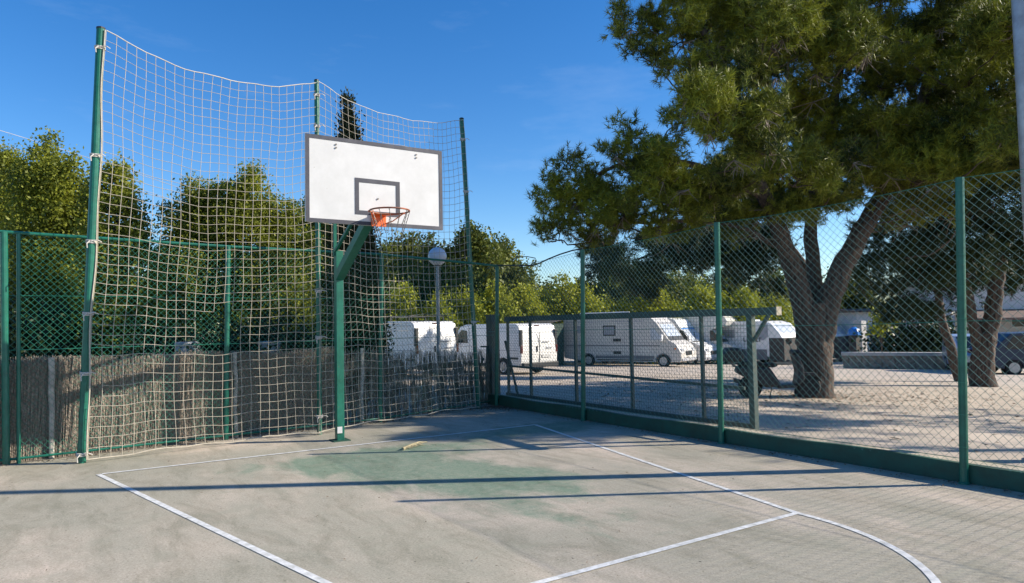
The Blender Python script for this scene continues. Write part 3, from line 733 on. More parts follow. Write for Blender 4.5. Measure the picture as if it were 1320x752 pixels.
for i, (u, v, r, D) in enumerate([(520, 395, 30, 36), (562, 402, 24, 36), (600, 392, 26, 37), (640, 385, 26, 38), (676, 388, 26, 40), (725, 378, 26, 42), (762, 392, 22, 42), (838, 385, 30, 43), (790, 396, 20, 43), (905, 390, 28, 44), (960, 388, 24, 44), (1000, 392, 22, 45)]):
    labs = ['bright lime bush behind the first white van, left of the lamp', 'bright lime bush just left of the lamp post', 'lime bush between lamp post and leaning net pole', 'lime bush left of the corner post', 'lime bush above the second van rear',
            'pointed lime bush above the gap between van and motorhome', 'small lime bush over the motorhome rear roof', 'tall pointed lime bush above the first motorhome', 'low lime bush over the middle of the first motorhome', 'lime bush above the second motorhome',
            'lime bush above the over-cab camper', 'lime bush beside the gate end cap']
    tree('lime_bush', labs[i], 'bush', base_at(u, D), [pb(u, v+r*.5, r*.8, D), pb(u, v-r*.2, r*.45, D), pb(u-r*.6, v+r, r*.7, D), pb(u+r*.6, v+r, r*.7, D), pb(u, v+r*1.7, r, D)], m_leafy, 85, .10, .12, group=GY, sprigs=3)

# ------------------------------------------------------------------ the big pine
def needles(centers, dirs, nn=15, ln=.13, wd=.0066, spread=.8):
    """one tuft per centre: thin triangles fanned round a direction"""
    N = len(centers); c = np.repeat(centers, nn, 0)
    d = np.repeat(dirs, nn, 0)+rng.normal(size=(N*nn, 3))*spread; d /= np.linalg.norm(d, axis=1)[:, None]
    s = rng.normal(size=(N*nn, 3)); s = np.cross(d, s); s /= np.linalg.norm(s, axis=1)[:, None]+1e-9
    l_ = ln*rng.uniform(.7, 1.25, N*nn)[:, None]
    base = c+np.repeat(dirs, nn, 0)*(rng.random(N*nn)[:, None]-.7)*ln*.9
    return np.stack([base-s*wd, base+s*wd, base+d*l_], 1).reshape(-1, 3)
def pine_clump(c, r, density, flat=.75):
    """tufts on short shoots filling a lumpy cushion"""
    n = int(density*r*r); ns = max(4, n//5)
    d = rng.normal(size=(ns, 3)); d[:, 2] = d[:, 2]*.8+.15; d /= np.linalg.norm(d, axis=1)[:, None]
    rr = (rng.random(ns)**.45)*(1+.22*rng.normal(size=ns)); sp = c+d*rr[:, None]*np.array([r, r, r*flat])
    idx = rng.integers(0, ns, n); p = sp[idx]+rng.normal(size=(n, 3))*.085
    dd = d[idx]*.9+rng.normal(size=(n, 3))*.35+np.array([0, 0, .35]); dd /= np.linalg.norm(dd, axis=1)[:, None]
    return p, dd, sp
def build_pine(name, label, basep, limbs, clumps, density, dark=False, tw=.12, nn=15, group=None, nsc=1.0):
    z = terrain(basep[0], basep[1]); off = np.array([basep[0], basep[1], z]); o = thing(name, label, 'tree', tuple(off), group=group)
    mb = MB(); nodes = []
    for pts, r0, r1 in limbs:
        pts = [np.array(p) for p in pts]; limb(mb, [p-off for p in pts], r0, r1, 30 if r0 > .15 else 10, .012, ridge=.07 if r0 > .15 else 0, flare=.28 if r0 > .5 else 0)
        for a, b_ in zip(pts, pts[1:]):
            for t in np.linspace(0, 1, 5): nodes.append(a+(b_-a)*t)
    nodes = np.array([q for q in nodes if q[2] > off[2]+2.0]); tb = mb if dark else MB(); P = []; Dd = []
    limb_nodes = nodes.copy()
    clumps = sorted(clumps, key=lambda q: np.min(np.linalg.norm(limb_nodes-np.array(q[0]), axis=1)))
    for c, r in clumps:
        c = np.array(c)
        # branch from the nearest limb point that lies lower
        dist = np.linalg.norm(nodes-c, axis=1)+np.maximum(0, nodes[:, 2]-c[2]+.3)*2; a = nodes[int(np.argmin(dist))]
        mid = (a+c)/2+np.array([0, 0, -.12*np.linalg.norm(c-a)])+rng.normal(size=3)*.12*min(1, np.linalg.norm(c-a))
        nodes = np.concatenate([nodes, [c-np.array([0, 0, r*.3]), mid]])
        limb(mb, [a-off, mid-off, c-off], min(.034, .014+.006*np.linalg.norm(c-a)), .008, 6, .02)
        p, d, sp = pine_clump(c, r, density); P.append(p); Dd.append(d)
        for q in sp[:int(len(sp)*tw)]:
            m_ = (c+q)/2+rng.normal(size=3)*.06; tb.tube([c-off+rng.normal(size=3)*.1, m_-off, q-off], [.011, .008, .004], 3, cap=False)
        if random.random() < .45:      # bare hanging twigs
            s0 = c+np.array([rng.normal()*r*.5, rng.normal()*r*.5, -r*.5])
            for k in range(7):
                e_ = s0+rng.normal(size=3)*np.array([.5, .5, .25])*r+np.array([0, 0, -.2]); tb.tube([s0-off, (s0+e_)/2-off+rng.normal(size=3)*.06, e_-off], [.010, .007, .003], 3, cap=False)
    P = np.concatenate(P); Dd = np.concatenate(Dd)
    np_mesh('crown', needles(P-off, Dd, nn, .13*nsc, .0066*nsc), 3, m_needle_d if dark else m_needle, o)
    mb.build('trunk', m_bark, o, smooth=True); dark or tb.build('bare_twigs', m_twig, o)
    return o
b0 = ground(1050, 512); D0 = depth(b0)
LT = lambda u, v, dd=0: at(u, v, D0+dd)
limbsP = [([b0+np.array([0, 0, -.25]), LT(1050, 495), LT(1050, 450), LT(1048, 410), LT(1050, 392)], .44, .26),
          ([LT(1049, 470, .0), LT(1042, 425, .02), LT(1033, 385), LT(1020, 340), LT(1000, 285, -.3), LT(965, 210, -.8), LT(935, 130, -1.4), LT(905, 40, -1.6)], .32, .08),
          ([LT(1051, 470, .0), LT(1059, 425, .02), LT(1072, 380), LT(1095, 325), LT(1125, 275, .1), LT(1152, 228, .3), LT(1185, 150, .8), LT(1205, 60, 1.2), LT(1215, -40, 1.5)], .32, .08),
          ([LT(1052, 415, .3), LT(1050, 360, .6), LT(1045, 290, .9), LT(1062, 190, 1.2), LT(1085, 70, 1.6), LT(1085, -80, 1.6)], .20, .07),
          ([LT(1015, 325, .1), LT(950, 292, -.2), LT(880, 285, -.4), LT(820, 288, -.6), LT(750, 285, -.7)], .07, .02),
          ([LT(985, 255, -.5), LT(900, 215, -1), LT(830, 205, -1.3), LT(770, 225, -1.4)], .10, .03),
          ([LT(1140, 250, .2), LT(1200, 225, -.5), LT(1260, 190, -1), LT(1330, 160, -1.6), LT(1420, 120, -2.5), LT(1540, 100, -3.2)], .13, .04)]
PC = []
def pc(u, v, r, D): PC.append((at(u, v, D), r*D/FPX))
hand = [(702, 255, 15, 13.6), (712, 228, 15, 13.7), (735, 212, 18, 13.8), (700, 292, 15, 13.8), (728, 245, 28, 13.8), (722, 288, 26, 14), (755, 268, 32, 14), (765, 232, 24, 14.2), (790, 250, 30, 13.6), (760, 305, 24, 14.4),
        (795, 195, 17, 13.2), (800, 160, 12, 13.2), (815, 178, 18, 13.3), (822, 220, 32, 13.4), (850, 190, 32, 13.2), (860, 240, 38, 13.5), (810, 285, 26, 14.2), (868, 150, 20, 13), (850, 205, 26, 14.5),
        (800, 12, 16, 13), (805, 35, 16, 13), (822, 55, 18, 13), (845, 62, 20, 13), (840, 20, 30, 13.4), (875, 40, 32, 13.2), (862, 85, 20, 13), (905, 85, 32, 13.4), (885, 5, 30, 13.5), (890, 120, 24, 13.6),
        (900, 275, 30, 15), (945, 285, 30, 15), (870, 300, 22, 15.5), (1000, 255, 28, 16), (825, 250, 26, 12.9), (855, 265, 26, 12.8), (880, 235, 28, 12.7), (845, 225, 24, 12.9), (800, 265, 24, 13.2), (890, 265, 28, 12.9), (915, 245, 26, 12.9), (780, 280, 22, 13.3), (840, 290, 22, 13.4), (860, 200, 24, 12.6)]
for h_ in hand: pc(h_[0], h_[1], h_[2]*1.08, h_[3])
for h_ in hand: pc(h_[0]+rng.normal()*h_[2]*.5, h_[1]+rng.normal()*h_[2]*.4, h_[2]*.6, h_[3]+.5)
# lit pads that reach towards the court
for (cu, cv, D_, n_, su, sv_) in [(945, 145, 10.9, 15, 48, 42), (905, 120, 11.0, 4, 20, 20), (985, 175, 11.3, 6, 28, 25), (1005, 35, 12.0, 9, 34, 28), (1108, 50, 12.8, 6, 20, 20), (1045, 70, 13.4, 5, 22, 20), (1295, 50, 12.6, 6, 26, 30), (940, 235, 12.6, 5, 30, 14), (1030, 215, 12.5, 6, 34, 20), (1230, 215, 13.2, 5, 34, 16), (965, 80, 12.6, 4, 20, 20)]:
    for _ in range(n_): pc(cu+rng.uniform(-su, su), cv+rng.uniform(-sv_, sv_), rng.uniform(18, 27), D_+rng.uniform(-.35, .35))
r3 = random.Random(11)
for k in range(300):      # body of the crown
    u = r3.uniform(905, 1420); v = r3.uniform(-150, 235); D = r3.uniform(13.2, 19.5)
    if v > 205+ (u-905)*.06 and r3.random() < .4: continue
    if 1010 < u < 1080 and 150 < v < 260 and r3.random() < .6: continue
    if 1090 < u < 1190 and 60 < v < 150 and r3.random() < .5: continue
    P_ = at(u, v, D); q_ = (P_-CAM)@np.array([math.cos(YAW), -math.sin(YAW), 0])
    if 14.7 < D < 17.7 and P_[2]-(q_+5)/1.84 > 1.2: D = r3.choice([r3.uniform(13.2, 14.6), r3.uniform(17.8, 19.5)])
    pc(u, v, r3.uniform(24, 38), D)
for k in range(16): pc(r3.uniform(850, 950), r3.uniform(-90, -10), 32, r3.uniform(13, 14.6))
for k in range(44):      # lower skirt of the crown
    u = r3.uniform(870, 1240); pc(u, r3.uniform(215, 285)-abs(u-1060)*.06, r3.uniform(22, 32), r3.uniform(14.5, 18.5))
for k in range(105):      # the crown reaches on past the right edge and shades the lot and the corner of the court
    D = r3.uniform(10.3, 18.5) if k < 70 else r3.uniform(10.4, 12.4); r_ = r3.uniform(8.2, 15); z = r3.uniform(4.2, 7.6) if D > 11.5 else r3.uniform(5.0, 7.2)
    P = CAM+np.array([math.sin(YAW), math.cos(YAW), 0])*D+np.array([math.cos(YAW), -math.sin(YAW), 0])*r_; P[2] = z
    if (D < 11.6 and r_-1.84*z < -1.0): continue
    if project(P)[1] < 300: PC.append((P, r3.uniform(.45, .7)))
build_pine('pine_tree', 'huge umbrella pine with a thick forked grey trunk beside the scooter', b0, limbsP, PC, 640, nn=22)
# second pine on the right
b1 = ground(1268, 498); D1 = depth(b1); LQ = lambda u, v, dd=0: at(u, v, D1+dd)
PC = []
for h_ in [(1120, 335, 36), (1150, 370, 36), (1160, 320, 44), (1185, 400, 26), (1200, 350, 48), (1150, 405, 24), (1130, 300, 34), (1210, 300, 46), (1250, 330, 46), (1230, 375, 32), (1290, 320, 44), (1280, 355, 34), (1318, 345, 34), (1260, 285, 44), (1310, 290, 44), (1190, 265, 40), (1170, 395, 30), (1340, 310, 50), (1305, 372, 16), (1235, 270, 40), (1100, 355, 22)]:
    pc(h_[0], h_[1], h_[2]*.9, D1+r3.uniform(-1.6, 1.8))
for h_ in [(1320, 275, 26, 13), (1290, 250, 26, 13.5), (1260, 262, 24, 14)]: pc(*h_)
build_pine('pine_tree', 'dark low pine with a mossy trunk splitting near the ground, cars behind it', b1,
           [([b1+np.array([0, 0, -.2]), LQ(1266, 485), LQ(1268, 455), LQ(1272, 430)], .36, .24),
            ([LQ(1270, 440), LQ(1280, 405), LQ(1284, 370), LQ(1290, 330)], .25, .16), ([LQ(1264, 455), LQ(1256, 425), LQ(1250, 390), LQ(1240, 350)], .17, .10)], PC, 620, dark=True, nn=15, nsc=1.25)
b2 = ground(1238, 492); 
PC = []
for h_ in [(1190, 330, 34), (1215, 355, 30), (1165, 345, 30), (1200, 300, 30)]: pc(h_[0], h_[1], h_[2], depth(b2)+.6)
LQ2 = lambda u, v: at(u, v, depth(b2))
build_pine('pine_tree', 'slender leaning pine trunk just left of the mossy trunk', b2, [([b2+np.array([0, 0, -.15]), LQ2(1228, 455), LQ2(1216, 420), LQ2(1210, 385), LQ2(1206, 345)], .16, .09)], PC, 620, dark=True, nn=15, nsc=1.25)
# hanging dark boughs of a pine further back
D3 = 24; b3 = ground(870, 488); b3 = at(1052, 455, D3); b3[2] = terrain(b3[0], b3[1])
PC = []
for h_ in [(782, 318, 26), (800, 345, 28), (825, 372, 20), (845, 345, 26), (835, 315, 28), (772, 345, 16), (800, 375, 12), (880, 335, 22), (900, 310, 30), (935, 330, 32), (965, 310, 34), (975, 345, 28), (945, 355, 20), (1000, 325, 32), (925, 295, 30), (870, 305, 28), (1000, 370, 18), (760, 325, 16), (815, 352, 26), (790, 330, 26), (860, 325, 26), (905, 340, 22), (915, 322, 28), (950, 338, 26), (985, 300, 30), (850, 362, 16), (840, 378, 12)]:
    pc(h_[0], h_[1], h_[2], D3+r3.uniform(-1, 1))
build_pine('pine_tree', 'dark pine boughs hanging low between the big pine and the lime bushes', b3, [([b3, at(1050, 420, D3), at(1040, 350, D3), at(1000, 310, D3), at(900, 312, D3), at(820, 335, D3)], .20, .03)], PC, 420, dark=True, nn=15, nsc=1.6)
# a pine outside the right edge whose shade falls in bands across the lot
def dr(D, r, z): P = CAM+np.array([math.sin(YAW), math.cos(YAW), 0])*D+np.array([math.cos(YAW), -math.sin(YAW), 0])*r; P[2] = z; return P
b4 = dr(8.4, 16.2, 0); b4[2] = terrain(b4[0], b4[1])
PC = [(dr(r3.uniform(8.0, 13.5), 14.2+r3.uniform(-2.6, 3.0), 4.3+r3.uniform(-.9, 1.1)), r3.uniform(.22, .42)) for k in range(46)]
build_pine('pine_tree', 'pine outside the right edge that throws bands of shade on the lot', b4, [([b4, dr(8.6, 16, 2.5), dr(8.4, 15, 4.2), dr(8.2, 14, 5)], .25, .07)], PC, 260, nn=11)

# ------------------------------------------------------------------ vehicles
def wheel(par, x, y, r, wd=.2):
    o = MB().lathe([(r*.62, -wd/2), (r*.93, -wd/2), (r, -wd*.3), (r, wd*.3), (r*.93, wd/2), (r*.62, wd/2)], (x, y, r), 22, 'Y').build('wheel', m_rubber, par)
    s = 1 if y > 0 else -1
    q = MB().lathe([(r*.63, -.01), (r*.62, .012), (r*.5, -.0), (r*.15, .005), (r*.12, .02)], (x, y+s*wd/2, r), 18, 'Y')
    for k in range(6): t = k*math.pi/3; q.beam((x+r*.12*math.cos(t), y+s*(wd/2+.012), r+r*.12*math.sin(t)), (x+r*.55*math.cos(t), y+s*(wd/2+.012), r+r*.55*math.sin(t)), .02, .05)
    q.build('rim', m_rim, o); return o
def side_plate(par, name, poly, W, m, side, t=.012):
    y = side*W/2; return MB().prism(poly, y-side*.004, y+side*t).build(name, m, par)
def slope_plate(par, name, p0, p1, wy, m, off=.012, y0=0., inset=(.06, .06)):
    a = Vector((p0[0], 0, p0[1])); b_ = Vector((p1[0], 0, p1[1])); d = (b_-a).normalized(); n = Vector((-d.z, 0, d.x));
    if n.x < 0 and p0[0] > 0 or (n.x > 0 and p0[0] < 0): n = -n
    a = a+d*inset[0]; b_ = b_-d*inset[1]; mb = MB(); vs = []
    for o_ in (-.004, off):
        for P_ in (a, b_):
            for s in (-1, 1): q = P_+n*o_; vs.append((q.x, y0+s*wy/2, q.z))
    mb.add(vs, [(0, 1, 3, 2), (4, 5, 7, 6), (0, 1, 5, 4), (2, 3, 7, 6), (0, 2, 6, 4), (1, 3, 7, 5)]); return mb.build(name, m, par)
def arch(x, r, n=9): return [(x+r*math.cos(t), .36+r*math.sin(t)*.95) for t in np.linspace(0, math.pi, n)]
def under(prof_front, prof_rear_x, z, wheels, r):
    pts = []
    for x in wheels: pts += [(x+r, z)]+[(x+r*math.cos(t), z+(r)*math.sin(t)) for t in np.linspace(.15, math.pi-.15, 8)]+[(x-r, z)]
    return pts
def panel_van(label, loc, rz, rack=False, group='white panel vans'):
    o = thing('panel_van', label, 'van', loc, rz, group); W = 1.90
    prof = [(-2.46, .42), (-2.50, .9), (-2.47, 1.35), (-2.36, 1.86), (-2.2, 1.95), (-1, 1.98), (.85, 1.97), (1.2, 1.88), (1.95, 1.22), (2.38, 1.05), (2.5, .8), (2.5, .38), (2.45, .3)]
    prof += under(None, None, .3, (1.55, -1.45), .38)
    MB().prism(prof, -W/2, W/2).build('body', m_white, o, bevel=.05)
    for sd_ in (-1, 1):
        w_ = side_plate(o, 'side_window', [(.72, 1.22), (.76, 1.72), (1.12, 1.76), (1.72, 1.25)], W, m_glass, sd_)
        side_plate(o, 'side_trim', [(-2.3, .62), (-1.9, .62), (-1.9, .70), (-2.3, .70)], W, m_black, sd_)
        side_plate(o, 'side_moulding', [(-2.3, .95), (.5, .95), (.5, .97), (-2.3, .97)], W, m_grey, sd_, .008); side_plate(o, 'roof_gutter', [(-2.2, 1.80), (.7, 1.80), (.7, 1.82), (-2.2, 1.82)], W, m_grey, sd_, .01)
        side_plate(o, 'sill', [(-1.0, .34), (1.1, .34), (1.1, .44), (-1.0, .44)], W, m_black, sd_, .01)
        side_plate(o, 'front_door', [(.62, .42), (.64, .42), (.64, 1.85), (.62, 1.85)], W, m_black, sd_, .006)
        for x in (1.55, -1.45): wheel(o, x, sd_*(W/2-.11), .325)
        MB().box((-2.44, sd_*(W/2-.035), 1.42), (.10, .11, .62)).build('tail_light', m_black, o, bevel=.015)
        MB().box((-2.47, sd_*(W/2-.035), 1.0), (.07, .10, .30)).build('tail_light', m_red, o, bevel=.015)
        MB().box((1.35, sd_*(W/2+.14), 1.25), (.10, .2, .24)).build('mirror', m_black, o, bevel=.03)
        MB().box((2.38, sd_*.72, .82), (.18, .34, .18)).build('headlight', m_lens, o, bevel=.03)
    slope_plate(o, 'windscreen', (1.2, 1.88), (1.95, 1.22), 1.6, m_glass)
    MB().box((-2.53, 0, .40), (.12, 1.84, .20)).build('rear_bumper', m_black, o, bevel=.03)
    MB().box((2.52, 0, .40), (.12, 1.84, .28)).build('front_bumper', m_black, o, bevel=.03)
    d_ = MB().box((-2.496, 0, 1.05), (.02, .014, 1.15)).build('rear_door_seam', m_black, o)
    MB().box((-2.515, .14, 1.0), (.03, .05, .22)).build('door_handle', m_black, o, bevel=.008)
    MB().box((-2.5, -.35, .72), (.02, .46, .10)).build('number_plate', m_board, o)
    MB().box((-2.505, -.32, 1.25), (.02, .34, .03)).box((-2.51, -.5, 1.02), (.02, .3, .05)).build('badge', m_grey, o)
    MB().box((-2.36, 0, 1.88), (.05, .22, .035)).build('brake_light', m_red, o)
    if rack:
        mb = MB()
        for x in (-1.9, -.9, .1):
            mb.beam((x, -.8, 2.14), (x, .8, 2.14), .04, .03)
            for s in (-1, 1): mb.beam((x, s*.78, 1.95), (x, s*.78, 2.14), .035, .035)
        for s in (-.8, .8): mb.beam((-2.3, s, 2.16), (.6, s, 2.16), .03, .03)
        mb.build('roof_rack', m_black, o)
    return o
def place_near(u, D, local, rz):      # origin so that the local ground point stands at depth D in direction u
    P = at(u, 450, D); c, s_ = math.cos(rz), math.sin(rz)
    x = P[0]-(local[0]*c-local[1]*s_); y = P[1]-(local[0]*s_+local[1]*c); return (x, y, terrain(x, y)-.0)
a = rad(99); panel_van('white panel van with doors lit, right of the leaning net pole beside the gate', place_near(672, 25.8, (-2.5, .95), a), a)
a = rad(104); panel_van('white panel van with black roof rack, seen through reeds left of the lamp post', place_near(537, 23.4, (-2.5, .95), a), a, rack=True)

def motorhome(name, label, loc, rz, kind, m_body, L=6.9, seed=0):
    o = thing(name, label, 'motorhome', loc, rz, 'motorhomes parked in a row'); W = 2.28; h = L/2
    if kind == 'A':
        prof = [(-h, .45), (-h, 2.55), (-h+.12, 2.78), (h-2.2, 2.86), (h-1.75, 2.78), (h-1.25, 2.30), (h-.62, 1.42), (h-.22, 1.18), (h+.02, .78), (h+.03, .36), (h-.05, .28)]
        ws = ((h-1.25, 2.30), (h-.62, 1.42))
    elif kind == 'B':
        prof = [(-h, .45), (-h, 2.6), (-h+.1, 2.76), (h-2.3, 2.80), (h-1.9, 2.66), (h-1.55, 2.12), (h-.85, 1.36), (h-.25, 1.12), (h-.02, .8), (h, .36), (h-.05, .28)]
        ws = ((h-1.55, 2.12), (h-.85, 1.36))
    else:
        prof = [(-h, .45), (-h, 2.75), (-h+.1, 2.95), (h-1.2, 3.0), (h-.75, 2.88), (h-.55, 2.6), (h-.7, 2.3), (h-1.5, 2.12), (h-.95, 1.36), (h-.3, 1.12), (h-.02, .8), (h, .36), (h-.05, .28)]
        ws = ((h-1.5, 2.12), (h-.95, 1.36))
    wx = (h-.95, -h+1.55); prof += under(None, None, .28, wx, .42)
    MB().prism(prof, -W/2, W/2).build('body', m_body, o, bevel=.07)
    slope_plate(o, 'windscreen_seal', (ws[0][0]-.04, ws[0][1]+.03), (ws[1][0]+.04, ws[1][1]-.03), 2.06, m_black, off=.006, inset=(0, 0)); slope_plate(o, 'windscreen', *ws, 1.92, m_screen, off=.014)
    mbw = MB(); mbw.beam((ws[1][0]-.02, -.5, ws[1][1]+.06), (ws[1][0]-.42, .1, ws[1][1]+.55), .03, .03); mbw.build('wiper', m_black, o)
    slope_plate(o, 'windscreen_trim', (ws[0][0]-.02, ws[0][1]+.05), (ws[0][0]+.03, ws[0][1]-.02), 2.0, m_blue if kind == 'B' else m_grey, inset=(0, 0), off=.02)
    for sd_ in (-1, 1):
        side_plate(o, 'side_window', [(h-1.62, 1.42), (h-1.62, 2.06), (h-1.42, 2.06), (h-.98, 1.45)], W, m_glass if kind != 'A' else m_screen, sd_)
        f_ = side_plate(o, 'side_window', [(-.95, 1.68), (-.95, 2.24), (-.2, 2.24), (-.2, 1.68)], W, m_black, sd_)
        MB().prism([(-.89, 1.74), (-.89, 2.18), (-.26, 2.18), (-.26, 1.74)], sd_*(W/2+.01), sd_*(W/2+.018)).build('pane', m_grey, f_)
        side_plate(o, 'side_window', [(-h+.7, 1.85), (-h+.7, 2.25), (-h+1.35, 2.25), (-h+1.35, 1.85)], W, m_grey, sd_)
        side_plate(o, 'vent', [(-.35, 1.36), (-.35, 1.52), (.12, 1.52), (.12, 1.36)], W, m_black, sd_)
        side_plate(o, 'vent', [(-.35, .68), (-.35, .84), (.12, .84), (.12, .68)], W, m_black, sd_)
        mb = MB(); yy = sd_*(W/2+.003)
        for x in (.32, .94): mb.box((x, yy, 1.35), (.02, .01, 1.75))
        mb.box((.63, yy, 2.22), (.62, .01, .02)); mb.box((.63, yy, .48), (.62, .01, .02)); mb.build('door_frame', m_grey, o)
        side_plate(o, 'side_stripe', [(-h+.15, 1.10), (-h+.15, 1.16), (h-1.1, 1.16), (h-1.1, 1.10)], W, m_dull_grey, sd_, .004)
        side_plate(o, 'side_stripe', [(-h+.15, 2.42), (-h+.15, 2.46), (h-2.0, 2.46), (h-2.0, 2.42)], W, m_grey, sd_, .004)
        side_plate(o, 'sill', [(-h+2.0, .44), (-h+2.0, .60), (h-1.45, .60), (h-1.45, .44)], W, m_dull_grey, sd_, .006)
        side_plate(o, 'locker_door', [(1.2, .66), (1.2, 1.05), (1.75, 1.05), (1.75, .66)], W, m_cream, sd_, .008)
        for x in wx:
            ring_ = [(x+.45*math.cos(t), .28+.45*math.sin(t)) for t in np.linspace(.2, math.pi-.2, 10)]+[(x+.41*math.cos(t), .28+.41*math.sin(t)) for t in np.linspace(math.pi-.2, .2, 10)]
            side_plate(o, 'wheel_arch', ring_, W, m_dull_grey, sd_, .02)
        side_plate(o, 'skirt', [(-h+2.1, .34), (-h+2.1, .40), (h-1.5, .40), (h-1.5, .34)], W, m_black, sd_)
        MB().box((h-.95, sd_*(W/2+.16), 1.55), (.12, .22, .34)).build('mirror', m_white, o, bevel=.04)
        for x in wx: wheel(o, x, sd_*(W/2-.13), .335, .22)
        MB().box((h-.12, sd_*.82, .86), (.26, .34, .22)).build('headlight', m_lens, o, bevel=.04)
        MB().box((h-.28, sd_*(W/2-.0), .98), (.10, .04, .08)).build('indicator', m_amber, o)
    MB().box((h+.02, 0, .72), (.06, .9, .22)).build('grille', m_black, o, bevel=.02)
    MB().box((h+.0, 0, .40), (.14, 2.05, .16)).build('front_bumper', m_grey, o, bevel=.03)
    MB().box((h+.08, 0, .5), (.02, .5, .11)).build('number_plate', m_board, o)
    MB().box((-.4, 0, 2.92), (.7, .7, .14)).build('roof_hatch', m_white, o, bevel=.03)
    MB().lathe([(.14, 0), (.15, .08), (.1, .16)], (-1.6, .4, 2.86), 12).build('roof_vent', m_black, o)
    mb = MB(); mb.tube([(-2.4, -1.02, 2.93), (.6, -1.02, 2.93)], .04, 8); mb.build('awning_tube', m_white, o)
    return o
A1 = rad(-67); P1 = place_near(727, 39.5, (-3.45, -1.14), A1)
motorhome('motorhome', 'large grey white motorhome side on, first in the row next to the second van', P1, A1, 'A', m_putty)
lat = np.array([math.cos(A1+math.pi/2), math.sin(A1+math.pi/2)])
def place_px(u, D): P = at(u, 440, D); return (P[0], P[1], terrain(P[0], P[1]))
print('MH1', P1, depth(P1), 'D', project(P1))
A = rad(-72); motorhome('motorhome', 'white motorhome with blue edged windscreen, its front just right of the first motorhome', place_near(909, 40.0, (3.2, -1.14), A), A, 'B', m_white, 6.5)
A = rad(-66); motorhome('over_cab_camper', 'white camper with bulging over-cab bed above a dark cab, behind the fence post', place_near(951, 41.0, (3.1, -1.1), A), A, 'C', m_cream, 6.2)

def caravan(label, loc, rz, L, H, lettering=False, underpart=True):
    o = thing('caravan', label, 'caravan', loc, rz, 'caravans near the big pine'); W = 2.2; h = L/2
    prof = [(-h, .5), (-h, H-.25), (-h+.12, H-.02), (h-1.3, H), (h-.75, H-.15), (h-.2, H-.75), (h, 1.45), (h, .6), (h-.2, .5)]
    MB().prism(prof, -W/2, W/2).build('body', m_white, o, bevel=.06)
    for s in (-1, 1): wheel(o, -.2, s*(W/2-.12), .33)
    if underpart:  # plain boxes low down, dark at the front, grey along the sides
        MB().box((h-.42, 0, .92), (.95, W+.06, 1.36)).build('front_underpart', m_dark_grey, o, bevel=.03)
        MB().box((-.5, 0, .62), (L-1.1, W+.04, .62)).build('side_underpart', m_dull_grey, o, bevel=.02)
    for s in (-1, 1):
        side_plate(o, 'side_window', [(-h+.5, 1.6), (-h+.5, 2.1), (-h+1.4, 2.1), (-h+1.4, 1.6)], W, m_grey, s)
        side_plate(o, 'graphic_panel', [(h-1.9, 1.55), (h-1.9, 1.85), (h-.95, 2.42), (h-.95, 1.7), (h-1.25, 1.45)], W, m_grey, s, .016)
        if lettering:
            mb = MB(); x = h-2.55
            for k in range(6):
                mb.box((x, s*(W/2+.012), 1.5), (.05, .02, .26)); mb.box((x+.08, s*(W/2+.012), 1.5+(.1 if k % 2 else -.1)), (.1, .02, .05)); x += .21
            mb.build('side_lettering', m_dark_grey, o)
    slope_plate(o, 'front_window', (h-.75, H-.15), (h-.2, H-.75), 1.7, m_screen, y0=0)
    MB().box((-.3, 0, H+.04), (.6, .6, .10)).build('roof_hatch', m_white, o, bevel=.02)
    MB().beam((h, 0, .45), (h+1.1, 0, .42), .1, .08).build('drawbar', m_black, o)
    return o
A = rad(-84); caravan('white caravan with dark side lettering and dark front cover, left of the big pine trunk', place_near(1006, 40, (2.1, -1.1), A), A, 4.6, 2.6, True)
A = rad(-80); caravan('cream caravan with dark cover, showing just right of the big pine trunk', place_near(1078, 43, (2.0, -1.1), A), A, 4.4, 2.45)
# blue tarpaulin
P = at(1101, 424, 38); tp = thing('tarpaulin', 'small bright blue tarpaulin bundle right of the cream caravan', 'tarpaulin', (P[0], P[1], terrain(P[0], P[1])))
mb = MB(); zt_ = P[2]-terrain(P[0], P[1])
mb.box((0, 0, (zt_-.3)/2), (.42, .42, zt_-.3)); mb.build('crate_stack', m_dark_grey, tp)
mb = MB(); mb.lathe([(.36, -.35), (.34, -.15), (.25, .0), (.08, .1)], (0, 0, zt_), 9); mb.build('blue_sheet', m_blue, tp)

# tall dark green box form at the rear of motorhome 1
P = at(716, 450, 38); sh = thing('dark_shape', 'dark green shed standing between the second van and the first motorhome', 'shape', (*place_near(716, 38, (0, 0), 0)[:2], terrain(P[0], P[1])), rad(20))
MB().box((0, 1.2, 1.15), (1.7, 2.4, 2.3)).build('shape_wall', mat('dark_green_panel', (.012, .04, .028), .6, .1, 3), sh)
MB().add([(-.9, -.1, 2.30), (.9, -.1, 2.52), (.9, 2.5, 2.52), (-.9, 2.5, 2.30), (-.9, -.1, 2.34), (.9, -.1, 2.56), (.9, 2.5, 2.56), (-.9, 2.5, 2.34)], [(0, 1, 2, 3), (4, 5, 6, 7), (0, 1, 5, 4), (1, 2, 6, 5), (2, 3, 7, 6), (3, 0, 4, 7)]).build('shape_roof', m_dark_grey, sh)

